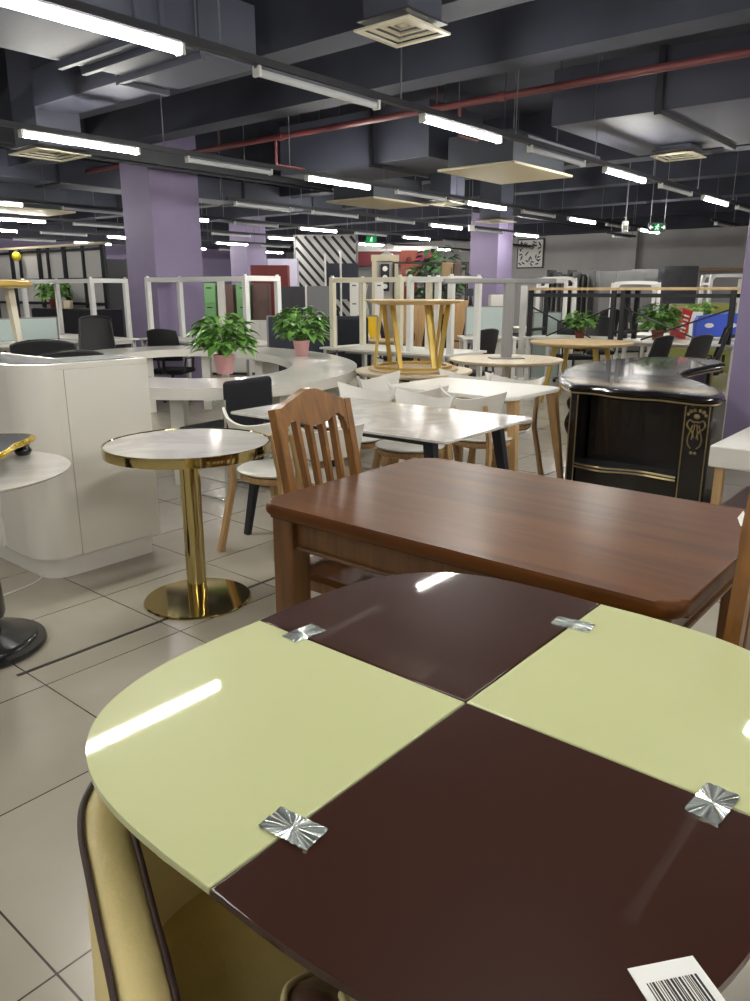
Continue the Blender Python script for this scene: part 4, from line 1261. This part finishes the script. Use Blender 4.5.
divider('charcoal fabric divider behind the far plant on the ring table', (6.87, 6.91, 0), VIEW, 0.86, 1.12, 'charcoal')
t = thing('armchair', 'black padded armchair behind the cream frame, beside the yellow panel', 'chair', (8.12, 7.29, 0), VIEW + PI)
MB().box((0, 0.22, 0.75), (0.62, 0.16, 0.68), bev=0.05, seg=3).build('backrest', M['black_fabric'], t, smooth=60)
MB().box((0, -0.08, 0.36), (0.5, 0.5, 0.18), bev=0.04, seg=3).build('seat', M['black_fabric'], t, smooth=60)
for s in (-1, 1):
    MB().box((s * 0.29, -0.06, 0.42), (0.12, 0.54, 0.4), bev=0.04, seg=3).build('armrest', M['black_fabric'], t, smooth=60)
    for y in (-0.26, 0.2):
        MB().lathe([(0, 0), (0.02, 0), (0.025, 0.24), (0, 0.24)], (s * 0.27, y, 0), 10).build('foot', M['black'], t)
office_desk('pale wooden desk carrying the yellow panel', (8.58, 7.12, 0), VIEW, 0.62, 0.5, 'oak')
divider('bright yellow fabric panel on the pale wooden desk', (8.46, 7.19, 0.75), VIEW, 0.29, 0.33, 'yellow')
t = thing('small_white_jar', 'small white jar in front of the yellow panel', 'jar', (8.36, 7.10, 0.75))
MB().lathe([(0, 0), (0.035, 0), (0.04, 0.05), (0.025, 0.075), (0, 0.075)], n=14).build('body', M['lampend'], t)
MB().lathe([(0, 0.075), (0.02, 0.075), (0.018, 0.095), (0, 0.1)], n=12).build('lid', M['lampend'], t)
chair('black office chair behind the left legs of the gold-legged oak table', (9.36, 7.36), R(40), 0.93)
chair('black office chair behind the right legs of the gold-legged oak table', (8.48, 6.07), R(150), 0.96)
chair('black office chair leaning left of the grey upturned desk leg', (8.28, 5.30), R(170), 0.88)
chair('black mesh chair with round back behind the white frame at centre', (10.16, 7.02), R(-20), 0.97)

# ------------------------------------------------------------------ far left-centre: cabinets, striped screen
boxcab('filing_cabinet', 'green filing cabinet peeking out right of the nearest purple column', 'cabinet', (10.03, 12.64, 0), VIEW, 0.24, 0.4, 1.56, 'green', 1, 4, True, group='green filing cabinets')
boxcab('filing_cabinet', 'green filing cabinet between two brown panels behind the white frame', 'cabinet', (10.46, 12.13, 0), VIEW, 0.27, 0.4, 1.56, 'green', 1, 4, True, group='green filing cabinets')
boxcab('wardrobe', 'narrow brown cabinet left of the second green filing cabinet', 'cabinet', (10.30, 12.48, 0), VIEW, 0.32, 0.4, 1.54, 'brownpanel', 1)
boxcab('wardrobe', 'brown cabinet right of the second green filing cabinet', 'cabinet', (10.75, 11.94, 0), VIEW, 0.32, 0.4, 1.56, 'brownpanel', 1)
boxcab('red_cabinet', 'dark red and brown cabinet showing above the white frame', 'cabinet', (11.55, 12.53, 0), VIEW, 0.78, 0.45, 1.94, 'redpanel', 2)
boxcab('lilac_cabinet', 'pale lilac cabinet behind the dark red cabinet', 'cabinet', (13.19, 13.85, 0), VIEW, 0.7, 0.45, 2.15, 'lilac', 2)
boxcab('grey_locker', 'dark grey locker right of the dark red cabinet', 'cabinet', (10.38, 10.66, 0), VIEW, 0.62, 0.4, 1.5, 'darkgrey', 2, 1, False)
t = boxcab('low_shelf', 'low white cabinet in front of the green and brown cabinets', 'cabinet', (9.03, 10.41, 0), VIEW, 1.35, 0.45, 0.92, 'white', 3)
t = thing('wall_board', 'dark wide board on the far purple wall', 'board', (14.6, 24.14, 1.55), 0)
MB().box((0, 0, 0.45), (1.9, 0.05, 0.9), bev=0.006).build('board', M['darkgrey'], t)
for s in (-1, 1):
    MB().box((s * 0.95, -0.01, 0.45), (0.04, 0.06, 0.94)).build('edge', M['black'], t)
for s in (-1, 1):
    MB().box((s * 0.7, 0, -0.775), (0.06, 0.06, 1.55)).build('leg', M['black'], t)
t = thing('striped_screen', 'white screen with black diagonal stripes near the back', 'screen', (14.94, 14.09, 0), VIEW - R(4))
WS, HS = 1.6, 2.8
MB().box((0, 0, HS / 2), (WS, 0.06, HS), bev=0.004).build('panel', M['whitewall'], t)
m = MB()
for i in range(-8, 9):
    # stripe z = z0 - 1.15 x
    xa, xb = -WS / 2 + 0.03, WS / 2 - 0.03
    z0 = 1.6 + i * 0.27
    za, zb = z0 - 1.15 * xa, z0 - 1.15 * xb
    if za > HS - 0.04:
        xa = (z0 - (HS - 0.04)) / 1.15; za = HS - 0.04
    if zb < 0.06:
        xb = (z0 - 0.06) / 1.15; zb = 0.06
    if xb - xa > 0.1:
        m.bar((xa, -0.034, za), (xb, -0.034, zb), 0.012, 0.07)
m.build('diagonal_stripes', M['ink'], t)
for s in (-1, 1):
    MB().box((s * WS / 2, 0, HS / 2), (0.05, 0.08, HS)).build('edge_post', M['midgrey'], t)
t = thing('leaning_board', 'charcoal board on two white poles in front of the striped screen', 'board', (12.90, 11.70, 0), VIEW)
MB().box((0, 0, 1.62), (0.74, 0.03, 0.76), bev=0.004).build('board', M['charcoal'], t)
for x, h in ((-0.36, 2.2), (-0.02, 2.28)):
    MB().tube([(x, -0.04, 0), (x, -0.03, h)], 0.022, 8).build('pole', M['white_metal'], t)
MB().box((0, 0.1, 0.03), (0.8, 0.4, 0.06)).build('base', M['white_metal'], t)
MB().box((0.3, 0.0, 0.64), (0.04, 0.03, 1.2)).build('pole', M['white_metal'], t)
t = thing('mesh_board', 'light grey perforated panel below the striped screen', 'panel', (9.54, 9.17, 0), VIEW)
MB().box((0, 0, 1.05), (0.42, 0.02, 0.9)).build('panel', M['midgrey'], t)
for s in (-1, 1):
    MB().box((s * 0.22, 0, 0.76), (0.03, 0.03, 1.5)).build('post', M['white_metal'], t)
    MB().box((s * 0.22, 0, 0.02), (0.04, 0.4, 0.04)).build('foot', M['white_metal'], t)
for px, lb, a, b in ((1, 'left', 10.22, 8.98), (2, 'right', 10.49, 8.65)):
    boxcab('tower_cabinet', f'narrow white cabinet with small dark slots behind the cream frame, {lb} one', 'cabinet', (a, b, 0), VIEW, 0.15, 0.3, 1.58, 'white', 1, 5, True, group='narrow white cabinets')
t = thing('hose', 'grey white hose hanging between two narrow white cabinets', 'hose', (10.50, 8.95, 0), VIEW)
MB().tube(spline([(0.02, 0, 1.55), (-0.03, 0, 1.3), (0.03, 0, 1.05), (-0.01, 0, 0.8), (0.0, 0, 0.4), (0, 0, 0.02)], 6, closed=False), 0.025, 8).build('hose', M['lampoff'], t)
MB().box((0.02, 0.0, 1.56), (0.12, 0.06, 0.06)).build('hook', M['grey_metal'], t)
MB().box((0.0, 0.06, 0.79), (0.05, 0.05, 1.58)).build('post', M['grey_metal'], t)

# ------------------------------------------------------------------ far centre: red booth, door frame, poster, shelf, tree
t = thing('red_booth', 'dark red booth front under the green exit sign at the back', 'booth', (16.66, 13.59, 0), VIEW)
MB().box((0, 0, 2.25), (2.7, 0.3, 0.36)).build('fascia', M['redwall'], t)
MB().box((0, 0.1, 1.05), (2.7, 0.06, 2.1)).build('back_panel', M['midgrey'], t)
MB().box((0, -0.02, 2.5), (2.9, 0.4, 0.14)).build('cornice', M['whitewall'], t)
for x in (-1.3, -0.1, 1.3):
    MB().box((x, -0.02, 1.05), (0.12, 0.2, 2.1)).build('post', M['midgrey'], t)
MB().box((0.85, -0.17, 2.26), (0.5, 0.02, 0.18)).build('pink_sign', M['pinkneon'], t)
t = thing('door_surround', 'cream arched doorway display with a black hanging sign', 'doorway', (14.52, 11.79, 0), VIEW)
for s in (-1, 1):
    MB().box((s * 0.25, 0, 1.05), (0.12, 0.14, 2.1)).build('jamb', M['beige'], t)
MB().box((0, 0, 2.16), (0.66, 0.16, 0.14)).build('lintel', M['beige'], t)
MB().box((0, 0.04, 1.05), (0.4, 0.03, 2.1)).build('door_panel', M['whitewall'], t)
MB().box((0.0, -0.05, 1.72), (0.2, 0.02, 0.62)).build('hanging_sign', M['ink'], t)
for i, z in enumerate((1.52, 1.72, 1.92)):
    MB().lathe([(0, -0.003), (0.06, -0.003), (0.06, 0.003), (0, 0.003)], n=14).build('round_emblem', M['paper'], t, loc=(0, -0.064, z)).rotation_euler = (PI / 2, 0, 0)
t = thing('standing_poster', 'faded red poster on a stand right of the cream doorway', 'poster', (15.12, 11.53, 0), VIEW)
MB().box((0, 0, 1.75), (0.4, 0.03, 1.2)).build('sheet', M['redposter'], t)
for z, s in ((1.55, 0.1), (1.85, 0.09)):
    MB().ball((0, -0.02, z), s, 1, 0.15, 1).build('round_motif', M['beige'], t)
for s in (-1, 1):
    MB().tube([(s * 0.18, 0.02, 0), (s * 0.18, 0.02, 2.35)], 0.015, 6).build('pole', M['black'], t)
MB().ball((0, -0.02, 2.12), 0.08, 0.8, 0.15, 1).build('round_motif', M['redpanel'], t)
for i, (z, a, b) in enumerate(((2.42, 15.19, 12.23), (2.22, 14.93, 12.07))):
    t = thing('pendant_lamp', f'small white pendant shade above the cream doorway, {("upper", "lower")[i]} one', 'lamp', (a, b, z), 0, 'white pendant shades')
    MB().lathe([(0.17, 0), (0.15, 0.05), (0.05, 0.1), (0.0, 0.11)], n=20).build('shade', M['lampend'], t, smooth=60)
    MB().tube([(0, 0, 0.1), (0, 0, H - z)], 0.006, 6).build('cord', M['black'], t)
t = thing('display_rack', 'black metal display rack behind the oak tabletop at centre', 'rack', (13.17, 9.50, 0), VIEW)
for x in (-0.75, -0.1, 0.35, 0.75):
    for y in (-0.17, 0.17):
        MB().box((x, y, 0.99), (0.03, 0.03, 1.98)).build('upright', M['black'], t)
for z in (0.3, 0.8, 1.25, 1.6, 1.97):
    MB().box((0, 0, z), (1.53, 0.37, 0.025)).build('shelf', M['black'], t)
boxcab('carton', 'tall brown card box on top of the black display rack, left one', 'box', (13.26, 9.15, 1.61), VIEW, 0.22, 0.2, 0.36, 'kraft', 1, group='cartons on the rack')
boxcab('carton', 'darker brown card box on the black display rack, right one', 'box', (13.40, 8.99, 1.61), VIEW, 0.16, 0.2, 0.36, 'brownpanel', 1, group='cartons on the rack')
plant('potted_tree', 'leafy dark green indoor tree behind the black display rack', (14.41, 10.20, 0), 0.2, 0.35, 0.75, 2.1, 420, M['clay_pot'], M['leaf_dark'], 31, 0.2)
plant('potted_plant', 'dark green plant on a shelf of the black display rack', (13.13, 9.32, 0.815), 0.07, 0.1, 0.2, 0.28, 80, M['clay_pot'], M['leaf_dark'], 32, 0.1)
boxcab('wood_cabinet', 'honey wooden cabinet behind the legs of the gold-legged oak table', 'cabinet', (11.06, 7.97, 0), VIEW, 1.3, 0.4, 1.26, 'woodcab', 3)
t = thing('tripod_easel', 'thin black tripod before the middle purple column', 'tripod', (10.99, 7.12, 0), VIEW)
for i, (x, y) in enumerate(((-0.22, -0.15), (0.24, -0.15), (0.05, 0.3))):
    MB().tube([(x, y, 0), (0.02, 0, 1.35)], 0.014, 6).build('leg', M['black'], t)
MB().box((0.0, 0, 1.4), (0.12, 0.1, 0.12), bev=0.01).build('head', M['black'], t)
office_desk('white desk with a frosted divider before the middle purple column', (10.16, 6.24, 0), VIEW, 0.85, 0.7, 'white')
divider('frosted glass divider before the middle purple column', (10.27, 6.34, 0.75), VIEW, 0.62, 0.44)
boxcab('white_cabinet', 'tall white cabinet with a brown side, right of the frosted divider', 'cabinet', (11.28, 6.77, 0), VIEW, 0.24, 0.3, 1.36, 'white', 1)
boxcab('wood_cabinet', 'narrow wooden cabinet touching the tall white cabinet', 'cabinet', (11.49, 6.68, 0), VIEW, 0.15, 0.3, 1.34, 'woodcab', 1)

# ------------------------------------------------------------------ right of centre: oak and black steel tables, frames
office_desk('long white desk carrying the oak and black steel tables', (10.95, 4.3, 0), R(90), 3.1, 0.8, 'white')
def steel_table(label, y0, y1, group):
    t = thing('industrial_table', label, 'table', (10.85, (y0 + y1) / 2, 0.75), R(90), group)
    L = y1 - y0
    MB().box((0, 0, 0.70), (L, 0.55, 0.036), bev=0.003).build('tabletop', M['oak'], t)
    MB().box((0, 0.25, 0.61), (L - 0.06, 0.05, 0.05)).build('long_rail', M['black'], t)
    MB().box((0, -0.25, 0.61), (L - 0.06, 0.05, 0.05)).build('long_rail', M['black'], t)
    for s in (-1, 1):
        for y in (-0.25, 0.25):
            MB().box((s * (L / 2 - 0.05), y, 0.34), (0.06, 0.06, 0.68)).build('leg', M['black'], t)
        MB().box((s * (L / 2 - 0.05), 0, 0.1), (0.05, 0.5, 0.04)).build('end_rail', M['black'], t)
    for s in (-1, 1):
        MB().tube([(s * (L / 2 - 0.05), 0.26, 0.45), (-s * (L / 2 - 0.35), 0.26, 0.02)], 0.012, 6).build('cross_wire', M['black'], t)
    return t
steel_table('oak-topped black steel table with crossed wires, left of the pair on the long desk', 4.42, 5.82, 'oak and black steel tables')
steel_table('oak-topped black steel table with crossed wires, right of the pair on the long desk', 2.84, 4.38, 'oak and black steel tables')
def loop_frame(label, loc, rz, W, H_, group, sheet=False):
    t = thing('loop_frame', label, 'frame', loc, rz, group)
    r_ = 0.1
    for y in (-0.18, 0.18):
        pts = [(-W / 2, y, 0), (-W / 2, y, H_ - r_ * 1.4), (-W / 2 + 0.03, y, H_ - 0.05), (-W / 2 + r_, y, H_), (W / 2 - r_, y, H_), (W / 2 - 0.03, y, H_ - 0.05), (W / 2, y, H_ - r_ * 1.4), (W / 2, y, 0)]
        MB().tube(spline(pts, 5, closed=False), 0.035, 8, sect=[(-0.035, -0.025), (0.035, -0.025), (0.035, 0.025), (-0.035, 0.025)]).build('loop', M['white_metal'], t, smooth=40)
    for z in (0.25, H_ - 0.14):
        for s in (-1, 1):
            MB().box((s * W / 2, 0, z), (0.03, 0.34, 0.04)).build('cross_bar', M['white_metal'], t)
    if sheet:
        MB().box((W / 2 - 0.13, 0.0, H_ - 0.4), (0.24, 0.02, 0.7), bev=0.004).build('white_board', M['white'], t)
    return t
loop_frame('white rounded loop frame left of the oak and black steel tables', (12.18, 6.16, 0), VIEW + R(10), 0.5, 1.62, 'white loop frames')
loop_frame('white rounded loop frame behind the middle posts of the black steel tables', (13.13, 5.17, 0), VIEW - R(8), 0.70, 1.55, 'white loop frames')
loop_frame('white rounded loop frame with a white board beside the right purple column', (14.99, 4.19, 0), VIEW, 0.82, 1.68, 'white loop frames', True)
for a, b, lb in ((11.21, 6.23, 'tall white leg panel'),):
    t = thing('leg_stand', 'tall white leg panel behind the left end of the black steel tables', 'panel', (a, b, 0), VIEW)
    MB().box((0, 0, 0.75), (0.1, 0.06, 1.5), bev=0.01).build('panel', M['white_metal'], t)
    MB().box((0, 0, 0.02), (0.16, 0.5, 0.04), bev=0.006).build('foot', M['white_metal'], t)
divider('frosted glass divider right of the tall white leg panel', (11.65, 6.02, 0), VIEW, 0.46, 1.08)
office_desk('white desk behind the long desk at right, carrying the blue item', (12.51, 3.73, 0), R(90), 2.4, 0.9, 'white')
t = thing('blue_tray', 'bright blue plastic tray panel with two oval white handles', 'panel', (12.35, 3.54, 0.75), VIEW + R(6))
MB().prism([(-0.37, 0.0), (0.37, 0.0), (0.39, 0.2), (0.34, 0.34), (0.12, 0.36), (0.08, 0.32), (-0.08, 0.32), (-0.12, 0.33), (-0.34, 0.31), (-0.38, 0.22)], -0.05, 0.05, bev=0.015, seg=3).build('shell', M['blue'], t).rotation_euler = (PI / 2, 0, 0)
for x in (-0.17, 0.19):
    MB().lathe([(0, -0.01), (0.05, -0.01), (0.05, 0.01), (0, 0.01)], n=20, sx=1.4, sy=0.7).build('handle', M['white'], t, loc=(x, -0.052, 0.17)).rotation_euler = (PI / 2, 0, 0)
t = thing('red_carton', 'red carton with pale printing leaning on the long white desk', 'box', (11.40, 3.81, 0.755), VIEW + R(25))
rt = Matrix.Rotation(R(14), 4, 'Y')
MB().box((0.05, 0, 0.215), (0.2, 0.12, 0.40), bev=0.004, rot=rt).build('carton', M['redbox'], t)
m = MB()
for i in range(5):
    m.box((0.05 + 0.24 * (0.06 * i - 0.12), -0.062, 0.10 + 0.055 * i), (0.1, 0.004, 0.022), rot=rt)
m.build('printing', M['paper'], t)
t = thing('white_carton', 'white printed carton just right of the red carton', 'box', (12.38, 3.88, 0.75), VIEW + R(25))
MB().box((0, 0, 0.18), (0.14, 0.12, 0.36), bev=0.004).build('carton', M['paper'], t)
MB().box((0, -0.062, 0.2), (0.09, 0.004, 0.1)).build('printing', M['redbox'], t)
plant('potted_plant', 'green plant left of the black steel posts on the long white desk', (10.69, 4.98, 0.75), 0.08, 0.12, 0.22, 0.28, 110, M['clay_pot'], M['leaf'], 41, 0.11)
plant('potted_plant', 'bushy green plant left of the red carton on the long white desk', (10.97, 3.94, 0.75), 0.09, 0.14, 0.28, 0.38, 160, M['clay_pot'], M['leaf'], 42, 0.13)
plant('potted_plant', 'low green plant behind the white carton near the olive dividers', (12.77, 3.96, 0.75), 0.08, 0.2, 0.22, 0.32, 80, M['clay_pot'], M['leaf'], 43, 0.12)
divider('olive green fabric divider left of the white loop frame at right', (13.75, 4.43, 0), VIEW, 0.7, 1.2, 'olive')
divider('olive green fabric divider crossed by the white loop frame at right', (14.18, 4.07, 0), VIEW, 0.56, 1.22, 'olive')
chair('black office chair tilted behind the black desk, beside the right rim of the oak table', (9.23, 3.46), R(170), 0.83)
chair('black office chair in front of the red carton', (9.31, 3.04), R(165), 0.85)
chair('black office chair on a star base right of the carved black desk', (10.41, 3.13), R(200), 0.90)
chair('black office chair left of the green plant behind the round oak table', (11.48, 5.43), R(-40), 0.88)
chair('black office chair under the crossed wires behind the round oak table', (12.60, 5.50), R(-60), 0.9)

# ------------------------------------------------------------------ towards the grey wall
for i, (a, b, w_, h_, m_) in enumerate(((17.78, 7.56, 0.72, 1.86, 'midgrey'), (18.30, 7.09, 0.62, 1.9, 'midgrey'), (19.05, 6.51, 0.8, 1.98, 'darkgrey'))):
    boxcab('grey_cabinet', ('pale grey cabinet against the far grey wall, first of three', 'pale grey cabinet against the far grey wall, second of three', 'dark silver cabinet against the far grey wall, third of three')[i], 'cabinet', (a, b, 0), VIEW, w_, 0.45, h_, m_, 2, group='cabinets near the grey wall')
k = 0
for a, b in ((17.24, 8.99), (17.32, 8.90), (17.40, 8.80), (17.47, 8.71), (17.55, 8.62), (17.63, 8.52), (17.71, 8.43), (17.78, 8.34), (17.86, 8.25), (17.94, 8.15)):
    t = thing('leaning_board', f'grey board standing upright in a row near the grey wall, {ORD[k]} from the left', 'board', (a, b, 0), VIEW + R(60), 'grey boards in a row')
    hh = 1.75 + 0.05 * ((k * 7) % 4)
    MB().box((0, 0, hh / 2), (0.7, 0.035, hh), bev=0.004).build('board', M['greycurtain' if k % 3 else 'midgrey'], t)
    MB().box((0, 0, 0.03), (0.72, 0.05, 0.06)).build('foot_rail', M['black'], t)
    k += 1
t = thing('framed_artwork', 'white artwork of dark leaves on the far grey wall beside the middle column', 'picture', (23.97, 13.15, 2.62), R(-90))
MB().box((0, 0, 0), (1.0, 0.04, 0.95), bev=0.004).build('frame', M['black'], t)
MB().box((0, -0.022, 0), (0.92, 0.01, 0.87)).build('sheet', M['paper'], t)
m = MB()
ra = random.Random(5)
for i in range(34):
    x, z, a = ra.uniform(-0.38, 0.38), ra.uniform(-0.36, 0.36), ra.uniform(0, PI)
    m.ball((x, -0.03, z), 0.07, 1, 0.06, 0.32, 8, 6, rot=Matrix.Rotation(a, 4, 'Y'))
m.build('leaf_strokes', M['ink'], t)
for i, (a, b, r_) in enumerate(((15.03, 5.71, 20), (15.65, 5.58, 200), (14.86, 4.97, 100), (16.45, 5.10, 30), (15.55, 4.46, 150))):
    chair(f'black office chair in the dark row before the grey cabinets, {ORD[i]} from the left', (a, b), R(r_), 1.0)
office_desk('white desk in the far row behind the dark office chairs', (16.87, 5.68, 0), VIEW, 2.4, 0.7, 'white')
t = thing('wall_rail', 'brown wooden hanging rail with white end on the grey wall at right', 'rail', (23.4, 7.4, 2.0), R(90))
MB().tube([(-1.6, 0, 0), (1.4, 0, 0)], 0.035, 10).build('rod', M['woodcab'], t).rotation_euler = (0, 0, 0)
MB().tube([(1.4, 0, 0), (1.75, 0, 0)], 0.045, 10).build('white_end', M['lampend'], t)
for x in (-1.2, 1.2):
    MB().bar((x, 0, 0), (x, -0.55, 0), 0.03).build('bracket', M['grey_metal'], t)
# more desks and chairs deep in the room
for i, (a, b, rz) in enumerate(((11.53, 10.38, 0), (13.29, 7.48, 0), (15.31, 7.09, 0))):
    office_desk(('white desk in the far middle behind the narrow white cabinets', 'white desk right of the middle purple column', 'white desk before the row of grey boards')[i], (a, b, 0), VIEW + R(rz), 1.4, 0.7, 'white', 'far office desks')
for i, (a, b, r_) in enumerate(((12.47, 7.06, 20), (13.65, 5.96, 150), (10.59, 9.78, -20))):
    chair(('black office chair at the far desk right of the middle purple column', 'black office chair at the desk before the grey boards', 'black office chair at the far middle desk')[i], (a, b), R(r_), 1.0)
# ------------------------------------------------------------------ camera, world, view
cam = bpy.data.cameras.new('camera')
co = bpy.data.objects.new('camera', cam)
COL.objects.link(co)
cam.sensor_fit = 'VERTICAL'
cam.sensor_height = 24.0
cam.lens = 758.0 / 1001.0 * 24.0
cam.clip_start = 0.02
cam.clip_end = 200
co.location = (0, 0, 1.43)
co.rotation_euler = (R(90 - 15.5), 0, R(39.8 - 90))
scene.camera = co
w = bpy.data.worlds.new('world')
w.use_nodes = True
w.node_tree.nodes['Background'].inputs['Color'].default_value = (0.02, 0.02, 0.024, 1)
w.node_tree.nodes['Background'].inputs['Strength'].default_value = 1.0
scene.world = w
scene.view_settings.view_transform = 'Standard'
scene.view_settings.look = 'None'
scene.view_settings.gamma = 1.0
scene.view_settings.use_curve_mapping = False
scene.view_settings.exposure = 2.2
scene.cycles.use_denoising = True
scene.cycles.max_bounces = 8
scene.cycles.sample_clamp_indirect = 6.0
